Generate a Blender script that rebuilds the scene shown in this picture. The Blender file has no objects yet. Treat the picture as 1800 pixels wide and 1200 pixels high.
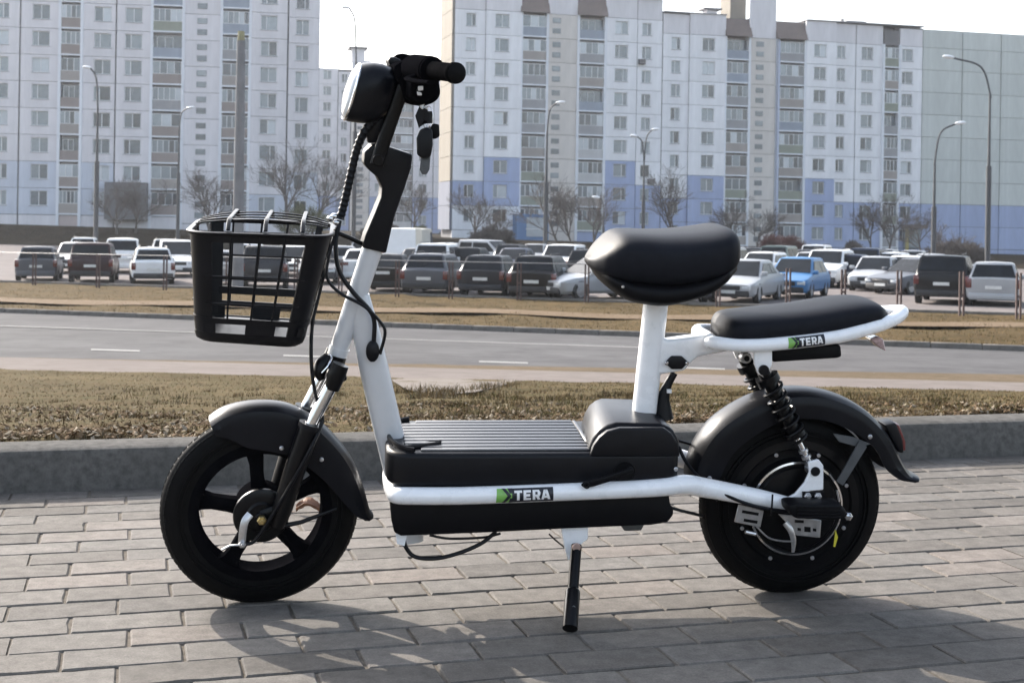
import bpy, bmesh, math, random
from math import sin, cos, tan, pi, radians, sqrt, atan2
from mathutils import Vector, Matrix
from mathutils import noise as mnoise

random.seed(11)
scene = bpy.context.scene
COL = scene.collection

# ------------------------------------------------------------------ camera
F = 2340.0                      # focal length in pixels of the 1800 x 1200 photograph
HX, HY = 900.0, 402.0           # principal point on the horizon
CAMZ = 0.75
ROLL = radians(0.9)
cam_data = bpy.data.cameras.new("camera")
cam = bpy.data.objects.new("camera", cam_data)
COL.objects.link(cam)
cam.location = (0, 0, CAMZ)
cam.rotation_euler = (radians(90), -ROLL, 0)
cam_data.sensor_width = 36.0
cam_data.lens = F / 1800.0 * 36.0
cam_data.shift_y = -(600.0 - HY) / 1800.0
cam_data.clip_start = 0.05
cam_data.clip_end = 3000
cam_data.dof.use_dof = True
cam_data.dof.focus_distance = 2.62
cam_data.dof.aperture_fstop = 15.0
scene.camera = cam

# ------------------------------------------------------------------ sky and sun
SUN_ELEV = radians(31)
SUN_H = Vector((-0.66, 0.75, 0)).normalized()          # horizontal direction towards the sun
SUN_DIR = Vector((SUN_H.x * cos(SUN_ELEV), SUN_H.y * cos(SUN_ELEV), sin(SUN_ELEV)))
world = bpy.data.worlds.new("World")
scene.world = world
world.use_nodes = True
wn, wl = world.node_tree.nodes, world.node_tree.links
wn.clear()
w_out = wn.new("ShaderNodeOutputWorld")
w_bg = wn.new("ShaderNodeBackground")
w_sky = wn.new("ShaderNodeTexSky")
w_sky.sky_type = 'NISHITA'
w_sky.sun_disc = False
w_sky.sun_elevation = SUN_ELEV
w_sky.sun_rotation = atan2(SUN_H.x, SUN_H.y)
w_sky.air_density = 1.2
w_sky.dust_density = 4.0
w_sky.ozone_density = 1.0
# thin high cloud: the whole dome, lit by the same sky
w_tc = wn.new("ShaderNodeTexCoord")
w_map = wn.new("ShaderNodeMapping"); w_map.inputs['Scale'].default_value = (1.0, 1.0, 3.2)
w_noise = wn.new("ShaderNodeTexNoise")
w_noise.inputs['Scale'].default_value = 2.6
w_noise.inputs['Detail'].default_value = 7
w_noise.inputs['Roughness'].default_value = 0.58
w_ramp = wn.new("ShaderNodeMapRange")
w_ramp.inputs['From Min'].default_value = 0.36
w_ramp.inputs['From Max'].default_value = 0.62
w_ramp.inputs['To Min'].default_value = 0.22
w_ramp.inputs['To Max'].default_value = 0.7
w_bw = wn.new("ShaderNodeRGBToBW")                       # cloud: the sky's own light, whitened
w_cl = wn.new("ShaderNodeMixRGB"); w_cl.blend_type = 'MULTIPLY'; w_cl.inputs[0].default_value = 1.0
w_cl.inputs[2].default_value = (1.22, 1.31, 1.46, 1)
w_mix = wn.new("ShaderNodeMixRGB")
wl.new(w_tc.outputs['Generated'], w_map.inputs['Vector'])
wl.new(w_map.outputs[0], w_noise.inputs['Vector'])
wl.new(w_noise.outputs['Fac'], w_ramp.inputs['Value'])
wl.new(w_ramp.outputs[0], w_mix.inputs[0])
wl.new(w_sky.outputs[0], w_mix.inputs[1])
wl.new(w_sky.outputs[0], w_bw.inputs[0])
wl.new(w_bw.outputs[0], w_cl.inputs[1])
wl.new(w_cl.outputs[0], w_mix.inputs[2])
wl.new(w_mix.outputs[0], w_bg.inputs['Color'])
w_bg.inputs['Strength'].default_value = 0.15
wl.new(w_bg.outputs[0], w_out.inputs['Surface'])

sun_data = bpy.data.lights.new("sun", 'SUN')
sun_data.energy = 3.3
sun_data.angle = radians(0.55)
sun_data.color = (1.0, 0.91, 0.79)
sun = bpy.data.objects.new("sun", sun_data)
COL.objects.link(sun)
sun.rotation_euler = (-SUN_DIR).to_track_quat('-Z', 'Y').to_euler()

scene.view_settings.view_transform = 'Standard'
scene.view_settings.look = 'None'
scene.view_settings.gamma = 1.0
scene.view_settings.exposure = 1.4
scene.view_settings.use_curve_mapping = False
scene.render.engine = 'CYCLES'
scene.cycles.use_denoising = True
scene.cycles.max_bounces = 6
scene.cycles.diffuse_bounces = 3
scene.cycles.glossy_bounces = 3
scene.cycles.transmission_bounces = 4
scene.cycles.transparent_max_bounces = 8
scene.cycles.sample_clamp_indirect = 8.0

# ------------------------------------------------------------------ photo measurements -> world points
_cr, _sr = cos(ROLL), sin(ROLL)
def ray(x, y):
    u = (x - HX) / F; v = -(y - HY) / F
    return Vector((u * _cr - v * _sr, 1.0, u * _sr + v * _cr))
def P(x, y, depth):
    r = ray(x, y)
    return Vector((r.x * depth, depth, CAMZ + r.z * depth))
def on_level(x, y, z):
    r = ray(x, y)
    t = (z - CAMZ) / r.z
    return Vector((r.x * t, t, z))

# ------------------------------------------------------------------ materials
MATS = {}
def nt(m):
    return m.node_tree.nodes, m.node_tree.links
def mat(name, color=(0.5, 0.5, 0.5), rough=0.5, metal=0.0, spec=0.5, coat=0.0, var=0.0, var_scale=8.0,
        bump=0.0, bump_scale=60.0, rough_var=0.0, trans=0.0, emit=None, color2=None, tint_random=0.0, ior=None, sheen=0.0, streak=None):
    """procedural principled material: noise mixes color/color2, adds fine relief, each object may differ a little"""
    if name in MATS:
        return MATS[name]
    m = bpy.data.materials.new(name); m.use_nodes = True
    n, l = nt(m)
    b = n["Principled BSDF"]
    b.inputs['Base Color'].default_value = (*color, 1)
    b.inputs['Roughness'].default_value = rough
    b.inputs['Metallic'].default_value = metal
    b.inputs['Specular IOR Level'].default_value = spec
    if coat: b.inputs['Coat Weight'].default_value = coat; b.inputs['Coat Roughness'].default_value = 0.06
    if trans: b.inputs['Transmission Weight'].default_value = trans
    if ior: b.inputs['IOR'].default_value = ior
    if sheen: b.inputs['Sheen Weight'].default_value = sheen
    if emit: b.inputs['Emission Color'].default_value = (*emit[0], 1); b.inputs['Emission Strength'].default_value = emit[1]
    tc = n.new("ShaderNodeTexCoord")
    col_out = None
    if var or color2:
        nz = n.new("ShaderNodeTexNoise"); nz.inputs['Scale'].default_value = var_scale
        nz.inputs['Detail'].default_value = 6; nz.inputs['Roughness'].default_value = 0.62
        if streak:
            mp = n.new("ShaderNodeMapping"); mp.inputs['Scale'].default_value = streak
            l.new(tc.outputs['Object'], mp.inputs['Vector']); l.new(mp.outputs[0], nz.inputs['Vector'])
        else:
            l.new(tc.outputs['Object'], nz.inputs['Vector'])
        mx = n.new("ShaderNodeMixRGB")
        c2 = color2 if color2 else tuple(min(1, c * (1 + var)) for c in color)
        c1 = color if color2 else tuple(c * (1 - var) for c in color)
        mx.inputs[1].default_value = (*c1, 1); mx.inputs[2].default_value = (*c2, 1)
        mr = n.new("ShaderNodeMapRange"); mr.inputs['From Min'].default_value = 0.33; mr.inputs['From Max'].default_value = 0.67
        l.new(nz.outputs['Fac'], mr.inputs['Value']); l.new(mr.outputs[0], mx.inputs[0])
        col_out = mx.outputs[0]
        if rough_var:
            rr = n.new("ShaderNodeMapRange"); rr.inputs['To Min'].default_value = max(0.02, rough - rough_var); rr.inputs['To Max'].default_value = min(1, rough + rough_var)
            l.new(nz.outputs['Fac'], rr.inputs['Value']); l.new(rr.outputs[0], b.inputs['Roughness'])
    if tint_random:
        oi = n.new("ShaderNodeObjectInfo")
        hs = n.new("ShaderNodeHueSaturation")
        mr2 = n.new("ShaderNodeMapRange"); mr2.inputs['To Min'].default_value = 1 - tint_random; mr2.inputs['To Max'].default_value = 1 + tint_random
        l.new(oi.outputs['Random'], mr2.inputs['Value']); l.new(mr2.outputs[0], hs.inputs['Value'])
        if col_out: l.new(col_out, hs.inputs['Color'])
        else: hs.inputs['Color'].default_value = (*color, 1)
        col_out = hs.outputs[0]
    if col_out: l.new(col_out, b.inputs['Base Color'])
    if bump:
        nb = n.new("ShaderNodeTexNoise"); nb.inputs['Scale'].default_value = bump_scale; nb.inputs['Detail'].default_value = 5
        l.new(tc.outputs['Object'], nb.inputs['Vector'])
        bp = n.new("ShaderNodeBump"); bp.inputs['Strength'].default_value = bump; bp.inputs['Distance'].default_value = 0.3 / bump_scale
        l.new(nb.outputs['Fac'], bp.inputs['Height']); l.new(bp.outputs[0], b.inputs['Normal'])
    MATS[name] = m
    return m

# ------------------------------------------------------------------ objects
def link_mesh(name, me, material, parent=None):
    o = bpy.data.objects.new(name, me)
    COL.objects.link(o)
    if material is not None and not me.materials:
        me.materials.append(material)
    if parent is not None:
        o.parent = parent
    return o
def empty(name, loc=(0, 0, 0), rotz=0.0):
    o = bpy.data.objects.new(name, None)
    o.empty_display_size = 0.2
    COL.objects.link(o)
    o.location = loc; o.rotation_euler = (0, 0, rotz)
    return o
def tag(o, label, cat=None, group=None, kind=None):
    o["label"] = label
    if cat: o["category"] = cat
    if group: o["group"] = group
    if kind: o["kind"] = kind
    return o
def structure(o, label=None):
    o["kind"] = "structure"
    if label: o["label"] = label
    return o
def copy_tree(o, parent=None):
    c = o.copy(); COL.objects.link(c); c.parent = parent
    for ch in list(o.children):
        copy_tree(ch, c)
    return c

class MB:
    """collects shapes; build() links them as one mesh object"""
    def __init__(s):
        s.bm = bmesh.new()
    def _face(s, vs):
        try: return s.bm.faces.new(vs)
        except ValueError: return None
    def box(s, lo, hi, M=None):
        x0, y0, z0 = lo; x1, y1, z1 = hi
        v = [(x0,y0,z0),(x1,y0,z0),(x1,y1,z0),(x0,y1,z0),(x0,y0,z1),(x1,y0,z1),(x1,y1,z1),(x0,y1,z1)]
        v = [Vector(p) for p in v]
        if M is not None: v = [M @ p for p in v]
        v = [s.bm.verts.new(p) for p in v]
        for f in ((0,3,2,1),(4,5,6,7),(0,1,5,4),(1,2,6,5),(2,3,7,6),(3,0,4,7)):
            s._face([v[i] for i in f])
        return s
    def rings(s, rings, closed=True, cap0=True, cap1=True, loop=False):
        """loft a list of rings (lists of points of equal length)"""
        R = [[s.bm.verts.new(p) for p in r] for r in rings]
        n = len(R[0]); m = len(R)
        rng = range(m) if loop else range(m - 1)
        for i in rng:
            a, b = R[i], R[(i + 1) % m]
            for j in range(n if closed else n - 1):
                k = (j + 1) % n
                s._face([a[j], a[k], b[k], b[j]])
        if not loop and closed:
            if cap0: s._face(list(reversed(R[0])))
            if cap1: s._face(R[-1])
        return s
    def tube(s, pts, r, seg=10, cap=True, flat=None, smooth=0, loop=False):
        """round (or flat=(rx, ry, up)) tube along a path; r number or list"""
        pts = [Vector(p) for p in pts]
        if smooth: pts, r = catmull(pts, r, smooth, loop)
        n = len(pts)
        rr = r if isinstance(r, (list, tuple)) else [r] * n
        prev = None; rings = []
        for i, p in enumerate(pts):
            if loop: t = pts[(i + 1) % n] - pts[i - 1]
            else: t = pts[min(i + 1, n - 1)] - pts[max(i - 1, 0)]
            if t.length < 1e-9: t = Vector((0, 0, 1))
            t.normalize()
            if prev is None:
                up = Vector(flat[2]) if flat else (Vector((0, 0, 1)) if abs(t.z) < 0.9 else Vector((0, 1, 0)))
            else: up = prev
            a = up - t * up.dot(t)
            if a.length < 1e-6: a = t.orthogonal()
            a.normalize(); b = t.cross(a); prev = a
            ring = []
            for k in range(seg):
                an = 2 * pi * k / seg
                if flat:
                    e = flat[3] if len(flat) > 3 else 1.0
                    ca, sa = cos(an), sin(an)
                    ca = math.copysign(abs(ca) ** e, ca); sa = math.copysign(abs(sa) ** e, sa)
                    f = rr[i]
                    ring.append(p + a * ca * flat[0] * f + b * sa * flat[1] * f)
                else:
                    ring.append(p + a * cos(an) * rr[i] + b * sin(an) * rr[i])
            rings.append(ring)
        return s.rings(rings, True, cap, cap, loop)
    def prism(s, poly, d0, d1, fn):
        """poly: list of 2D points, fn(p, d) -> 3D point"""
        a = [s.bm.verts.new(fn(p, d0)) for p in poly]
        b = [s.bm.verts.new(fn(p, d1)) for p in poly]
        n = len(poly)
        for i in range(n):
            j = (i + 1) % n
            s._face([a[i], a[j], b[j], b[i]])
        s._face(list(reversed(a))); s._face(b)
        return s
    def lathe(s, prof, seg=32, M=None, loop=True, ang=(0, 2 * pi)):
        """prof: (radius, height) list turned about local Z; M places it"""
        M = M or Matrix.Identity(4)
        full = abs(ang[1] - ang[0] - 2 * pi) < 1e-6
        cnt = seg if full else seg + 1
        rings = []
        for k in range(cnt):
            a = ang[0] + (ang[1] - ang[0]) * k / seg
            rings.append([M @ Vector((r * cos(a), r * sin(a), h)) for r, h in prof])
        return s.rings(rings, closed=loop, cap0=not full, cap1=not full, loop=full)
    def sphere(s, c, r, seg=10, M=None, sc=(1, 1, 1)):
        rings = []
        c = Vector(c)
        for i in range(1, seg):
            t = pi * i / seg
            ring = []
            for k in range(seg * 2):
                a = pi * k / seg
                p = Vector((r * sin(t) * cos(a) * sc[0], r * sin(t) * sin(a) * sc[1], r * cos(t) * sc[2]))
                if M is not None: p = M.to_3x3() @ p
                ring.append(c + p)
            rings.append(ring)
        return s.rings(rings)
    def bevel(s, w, seg=2, ang=30):
        s.bm.normal_update()
        es = [e for e in s.bm.edges if len(e.link_faces) == 2 and e.calc_face_angle(0) > radians(ang)]
        if es: bmesh.ops.bevel(s.bm, geom=es, offset=w, offset_type='OFFSET', segments=seg, profile=0.5, affect='EDGES', clamp_overlap=True)
        return s
    def xf(s, M):
        bmesh.ops.transform(s.bm, matrix=M, verts=s.bm.verts)
        return s
    def mesh(s, name, smooth=40, recalc=True):
        if recalc: bmesh.ops.recalc_face_normals(s.bm, faces=s.bm.faces)
        me = bpy.data.meshes.new(name)
        s.bm.to_mesh(me); s.bm.free()
        if smooth:
            me.polygons.foreach_set("use_smooth", [True] * len(me.polygons))
            me.set_sharp_from_angle(angle=radians(smooth))
        return me
    def build(s, name, material, parent=None, smooth=40, recalc=True):
        return link_mesh(name, s.mesh(name, smooth, recalc), material, parent)

def catmull(pts, r, sub, loop=False):
    n = len(pts); out = []; ro = []
    rr = list(r) if isinstance(r, (list, tuple)) else [r] * n
    segs = n if loop else n - 1
    for i in range(segs):
        p1, p2 = pts[i], pts[(i + 1) % n]
        p0 = pts[i - 1] if (i > 0 or loop) else p1 * 2 - p2
        p3 = pts[(i + 2) % n] if (i + 2 < n or loop) else p2 * 2 - p1
        for k in range(sub):
            t = k / sub
            q = 0.5 * ((2 * p1) + (p2 - p0) * t + (2 * p0 - 5 * p1 + 4 * p2 - p3) * t * t + (3 * p1 - p0 - 3 * p2 + p3) * t ** 3)
            out.append(q); ro.append(rr[i] * (1 - t) + rr[(i + 1) % n] * t)
    if not loop:
        out.append(pts[-1].copy()); ro.append(rr[-1])
    return out, ro
def lerp(a, b, t): return a + (b - a) * t
# ================================================================== ground
def project(p):
    X, Y, Z = p[0], p[1], p[2] - CAMZ
    u = (X * _cr + Z * _sr) / Y; v = (-X * _sr + Z * _cr) / Y
    return HX + u * F, HY - v * F
class Line:
    """a straight ground edge given by two measured points"""
    def __init__(s, a, b): s.a = Vector(a); s.b = Vector(b); s.d = (s.b - s.a)
    def at(s, x):
        k = (x - HX) / F
        g = lambda p: p.x * _cr + (p.z - CAMZ) * _sr - k * p.y
        ga, gb = g(s.a), g(s.b)
        t = ga / (ga - gb)
        return s.a + s.d * t
    def ends(s, far_l, far_r):
        n = s.d.normalized()
        return s.a - n * far_l, s.b + n * far_r
def on_strip(A, B, x, y):
    a, b = A.at(x), B.at(x)
    lo, hi = -0.5, 1.5
    for _ in range(40):
        m = (lo + hi) / 2
        if project(a + (b - a) * m)[1] > y: lo = m
        else: hi = m
    return a + (b - a) * lo

KA = radians(16.0)                                   # the kerb runs 16 degrees away to the right
KU = Vector((cos(KA), sin(KA), 0)); KN = Vector((-sin(KA), cos(KA), 0))
T0 = 3.915                                           # kerb face
KW, KH = 0.15, 0.118
def st(s, t, z=0.0): return KU * s + KN * t + Vector((0, 0, z))

_kb0 = st(-1.3, T0 + KW, KH - 0.015); _kb1 = st(1.75, T0 + KW, KH - 0.015)
KERB = Line(_kb0, _kb1)
B1 = Line(P(121, 652, 17.0), P(1678, 686, 15.0))     # verge / footpath
B2 = Line(P(121, 630.5, 20.15), P(1678, 669, 17.0))     # footpath far edge
B3 = Line(P(121, 630, 20.3), P(1678, 656, 19.2))     # road near edge
B4 = Line(P(121, 554, 34.0), P(1678, 613, 27.0))     # road far edge
B5 = Line(P(121, 500, 54.5), P(1678, 551, 40.0))     # car park edge
B6 = Line(P(121, 432.5, 123.0), P(1678, 470, 104.0))    # car park far edge
B7 = Line(P(121, 399, 127.5), P(1678, 449, 136.0))   # top of the bank
B8 = Line(P(121, 399, 127.5) + Vector((-30, 220, 0)), P(1678, 449, 136.0) + Vector((30, 220, 0)))

def sheet(name, A, B, nu, nv, fl, fr, material, bump=0.0, bscale=1.0, edge=0.0, lift=0.0, seed=0):
    a0, a1 = A.ends(fl, fr); b0, b1 = B.ends(fl, fr)
    if A is KERB:
        a0 = st(-30, T0 + KW, KH - 0.015); a1 = st(24, T0 + KW, KH - 0.015)
    vs = []; fs = []
    for j in range(nv + 1):
        v = j / nv
        for i in range(nu + 1):
            u = i / nu
            p = (a0 + (a1 - a0) * u) * (1 - v) + (b0 + (b1 - b0) * u) * v
            if bump and 0 < j < nv:
                q = p * bscale + Vector((seed * 7.1, 0, 0))
                p = p + Vector((0, 0, bump * (mnoise.fractal(q, 1.0, 2.0, 4))))
            if edge and j in (0, nv):
                p = p + Vector((0, edge * mnoise.noise(p * 1.7 + Vector((seed, 3, 1))), 0))
            vs.append(p + Vector((0, 0, lift)))
    for j in range(nv):
        for i in range(nu):
            k = j * (nu + 1) + i
            fs.append((k, k + 1, k + nu + 2, k + nu + 1))
    me = bpy.data.meshes.new(name); me.from_pydata(vs, [], fs)
    me.polygons.foreach_set("use_smooth", [True] * len(me.polygons))
    return structure(link_mesh(name, me, material))

def ground_mat(name, c1, c2, c3, s1, s2, rough=0.9, bump=0.4, bscale=30.0, spec=0.02):
    m = bpy.data.materials.new(name); m.use_nodes = True
    n, l = nt(m); b = n["Principled BSDF"]
    b.inputs['Roughness'].default_value = rough; b.inputs['Specular IOR Level'].default_value = spec
    tc = n.new("ShaderNodeTexCoord")
    n1 = n.new("ShaderNodeTexNoise"); n1.inputs['Scale'].default_value = s1; n1.inputs['Detail'].default_value = 8; n1.inputs['Roughness'].default_value = 0.6
    n2 = n.new("ShaderNodeTexNoise"); n2.inputs['Scale'].default_value = s2; n2.inputs['Detail'].default_value = 6; n2.inputs['Roughness'].default_value = 0.7
    for k in (n1, n2): l.new(tc.outputs['Object'], k.inputs['Vector'])
    r1 = n.new("ShaderNodeMapRange"); r1.inputs['From Min'].default_value = 0.36; r1.inputs['From Max'].default_value = 0.64
    r2 = n.new("ShaderNodeMapRange"); r2.inputs['From Min'].default_value = 0.4; r2.inputs['From Max'].default_value = 0.68
    l.new(n1.outputs['Fac'], r1.inputs['Value']); l.new(n2.outputs['Fac'], r2.inputs['Value'])
    m1 = n.new("ShaderNodeMixRGB"); m1.inputs[1].default_value = (*c1, 1); m1.inputs[2].default_value = (*c2, 1)
    m2 = n.new("ShaderNodeMixRGB"); m2.inputs[2].default_value = (*c3, 1)
    l.new(r1.outputs[0], m1.inputs[0]); l.new(m1.outputs[0], m2.inputs[1]); l.new(r2.outputs[0], m2.inputs[0])
    l.new(m2.outputs[0], b.inputs['Base Color'])
    nb = n.new("ShaderNodeTexNoise"); nb.inputs['Scale'].default_value = bscale; nb.inputs['Detail'].default_value = 7
    l.new(tc.outputs['Object'], nb.inputs['Vector'])
    bp = n.new("ShaderNodeBump"); bp.inputs['Strength'].default_value = bump; bp.inputs['Distance'].default_value = 0.5 / bscale
    l.new(nb.outputs['Fac'], bp.inputs['Height']); l.new(bp.outputs[0], b.inputs['Normal'])
    MATS[name] = m
    return m

M_soil = ground_mat("verge_soil", (0.068, 0.048, 0.026), (0.108, 0.08, 0.044), (0.056, 0.05, 0.024), 0.8, 9.0, bump=0.9, bscale=45)
M_dry = ground_mat("dry_grass_ground", (0.084, 0.058, 0.03), (0.112, 0.078, 0.04), (0.058, 0.046, 0.023), 0.35, 2.6, bump=1.0, bscale=9)
M_asph = ground_mat("road_asphalt", (0.088, 0.086, 0.088), (0.113, 0.111, 0.113), (0.072, 0.07, 0.072), 0.3, 1.1, spec=0.03, rough=0.9, bump=0.25, bscale=60)
M_path = ground_mat("path_asphalt", (0.145, 0.126, 0.117), (0.168, 0.148, 0.137), (0.128, 0.111, 0.102), 0.4, 3.0, spec=0.03, rough=0.95, bump=0.25, bscale=50)
M_lot = ground_mat("lot_asphalt", (0.165, 0.148, 0.143), (0.195, 0.175, 0.17), (0.135, 0.122, 0.118), 0.2, 1.2, spec=0.02, rough=0.9, bump=0.2, bscale=20)
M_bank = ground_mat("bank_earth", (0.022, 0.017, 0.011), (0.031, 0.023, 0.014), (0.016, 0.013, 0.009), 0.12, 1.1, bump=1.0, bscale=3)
M_base = ground_mat("far_earth", (0.10, 0.085, 0.05), (0.13, 0.11, 0.065), (0.08, 0.07, 0.04), 0.02, 0.3, bump=0.5, bscale=2)
M_conc = ground_mat("kerb_concrete", (0.108, 0.104, 0.097), (0.142, 0.135, 0.126), (0.074, 0.071, 0.067), 3.0, 38.0, rough=0.9, bump=0.5, bscale=220)
M_oldconc = ground_mat("apron_concrete", (0.165, 0.146, 0.13), (0.2, 0.178, 0.16), (0.13, 0.115, 0.102), 1.1, 12.0, rough=0.9, bump=0.4, bscale=90)
M_darkkerb = ground_mat("road_kerb_concrete", (0.16, 0.15, 0.14), (0.2, 0.19, 0.175), (0.12, 0.11, 0.1), 0.6, 5.0, bump=0.3, bscale=40)
M_white_line = mat("road_paint", (0.23, 0.228, 0.222), 0.8, spec=0.05, var=0.12, var_scale=3.0)

# far earth, reaching the horizon
me = bpy.data.meshes.new("ground"); me.from_pydata([(-800, -150, -2.6), (800, -150, -2.6), (800, 1200, -2.6), (-800, 1200, -2.6)], [], [(0, 1, 2, 3)])
structure(link_mesh("ground", me, M_base))

sheet("verge", KERB, B1, 420, 150, 30, 24, M_soil, bump=0.030, bscale=1.9, seed=1)
sheet("footpath", B1, B2, 120, 4, 30, 20, M_path, edge=0.0)
M_strip = ground_mat("strip_earth", (0.105, 0.08, 0.055), (0.13, 0.10, 0.072), (0.088, 0.07, 0.045), 0.7, 4.0, bump=0.8, bscale=20)
sheet("verge_strip", B2, B3, 160, 6, 30, 20, M_strip, bump=0.02, bscale=2.0, seed=4)
sheet("road", B3, B4, 120, 6, 60, 40, M_asph)
_b4up = Line(B4.a + Vector((0, 0.16, 0.115)), B4.b + Vector((0, 0.16, 0.115)))
sheet("dry_grass_field", _b4up, B5, 260, 60, 60, 40, M_dry, bump=0.07, bscale=0.55, seed=9)
sheet("car_park", B5, B6, 60, 20, 60, 45, M_lot)
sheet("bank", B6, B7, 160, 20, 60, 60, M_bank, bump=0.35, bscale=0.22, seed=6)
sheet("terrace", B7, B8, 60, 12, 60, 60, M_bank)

# raised kerb along the far side of the road, one stone after the other
def kerb_run(parent_name, A, fl, fr, step, depth, h, material, view=(-60, 1860)):
    holder = structure(empty(parent_name)); a0, a1 = A.ends(fl, fr)
    n = (a1 - a0).normalized(); L = (a1 - a0).length
    back = Vector((-n.y, n.x, 0)).normalized()
    mb = MB(); mb.box((0.006, 0, -0.25), (step - 0.006, depth, h)); mb.bevel(0.015, 1)
    me = mb.mesh("kerb_stone")
    me.materials.append(material)
    rest = MB(); had = False
    for i in range(int(L / step)):
        p = a0 + n * (i * step)
        M = Matrix.Translation(p) @ Matrix(((n.x, back.x, 0, 0), (n.y, back.y, 0, 0), (n.z, 0, 1, 0), (0, 0, 0, 1)))
        x = project(p)[0]
        if view[0] < x < view[1]:
            o = link_mesh("kerb_stone", me, None, holder); o.matrix_world = M
        else:
            rest.box((0.006, 0, -0.25), (step - 0.006, depth, h), M); had = True
    if had:
        r = rest.build("kerb_stone_run", material, holder); r["kind"] = "stuff"
    return holder
kerb_run("road_kerb", B4, 40, 30, 1.0, 0.16, 0.115, M_darkkerb)
kerb_run("car_park_kerb", B5, 40, 30, 1.5, 0.18, 0.09, M_darkkerb)

# near kerb
hk = structure(empty("kerb"))
mb = MB(); mb.prism([(0, -0.2), (0.0, KH - 0.02), (0.006, KH - 0.006), (0.02, KH), (KW, KH), (KW, -0.2)], 0.0035, 0.9965, lambda p, d: Vector((d, p[0], p[1])))
kme = mb.mesh("kerb_stone"); kme.materials.append(M_conc)
for i in range(-9, 12):
    o = link_mesh("kerb_stone", kme, None, hk)
    p = st(i * 1.0 - 0.62, T0 + random.uniform(-0.003, 0.003), random.uniform(-0.003, 0.002))
    o.matrix_world = Matrix.Translation(p) @ Matrix.Rotation(KA + random.uniform(-0.002, 0.002), 4, 'Z')

# concrete apron that leaves the footpath towards the kerb
def on_verge(x, y): return on_strip(KERB, B1, x, y)
ap = [(686, 668), (760, 661), (850, 662), (912, 668), (880, 679), (835, 690), (790, 694), (742, 692), (712, 684)]
vs = [on_verge(x, y) + Vector((0, 0, 0.006)) for x, y in ap]
vs_apron = [v.copy() for v in vs]
mb = MB(); mb._face([mb.bm.verts.new(v) for v in vs]); structure(mb.build("concrete_apron", M_oldconc))

# worn footpath through the field, a thin sheet on the grass
def on_field(x, y): return on_strip(_b4up, B5, x, y)
rows = []
for k in range(61):
    x = -200 + k * 36
    yc = 532 + (x - 121) * 0.0262 + 2.0 * sin(x * 0.013)
    w = 4.0 + 1.2 * mnoise.noise(Vector((x * 0.01, 2, 0)))
    rows.append([on_field(x, yc + w) + Vector((0, 0, 0.05)), on_field(x, yc - w) + Vector((0, 0, 0.05))])
mb = MB()
R = [[mb.bm.verts.new(p) for p in r] for r in rows]
for a, b in zip(R[:-1], R[1:]): mb._face([a[0], b[0], b[1], a[1]])
M_dirt = ground_mat("trodden_earth", (0.145, 0.107, 0.072), (0.17, 0.128, 0.09), (0.12, 0.087, 0.056), 0.5, 3.0, bump=0.4, bscale=12)
structure(mb.build("dirt_path", M_dirt))

# road markings
def on_road(x, y): return on_strip(B3, B4, x, y)
up4 = Vector((0, 0, 0.006))
def marking(name, x0, x1, yfun, wpx, n=1):
    mb = MB(); R = []
    for k in range(n + 1):
        x = x0 + (x1 - x0) * k / n
        R.append([mb.bm.verts.new(on_road(x, yfun(x) + wpx / 2) + up4), mb.bm.verts.new(on_road(x, yfun(x) - wpx / 2) + up4)])
    for a, b in zip(R[:-1], R[1:]): mb._face([a[0], b[0], b[1], a[1]])
    return structure(mb.build(name, M_white_line))
dash_y = lambda x: 616 + (x - 204) * 0.0308
for x0 in (-520, -180, 160, 498, 842, 1188, 1535, 1880):
    marking("lane_dash", x0, x0 + 86, dash_y, 2.6)
marking("edge_line", -500, 2200, lambda x: 577 + (x - 121) * 0.0335, 1.1, 30)

# ------------------------------------------------------------------ paving: single pavers, sand underneath
M_sand = ground_mat("joint_sand", (0.13, 0.115, 0.098), (0.16, 0.143, 0.123), (0.095, 0.083, 0.07), 6.0, 60.0, bump=0.6, bscale=200)
paving = MB()
v = [paving.bm.verts.new(st(s, t, -0.0041)) for s, t in ((-14, -5), (14, -5), (14, T0 + 0.02), (-14, T0 + 0.02))]
paving._face(v)
pav = structure(paving.build("paving", M_sand))

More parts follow.
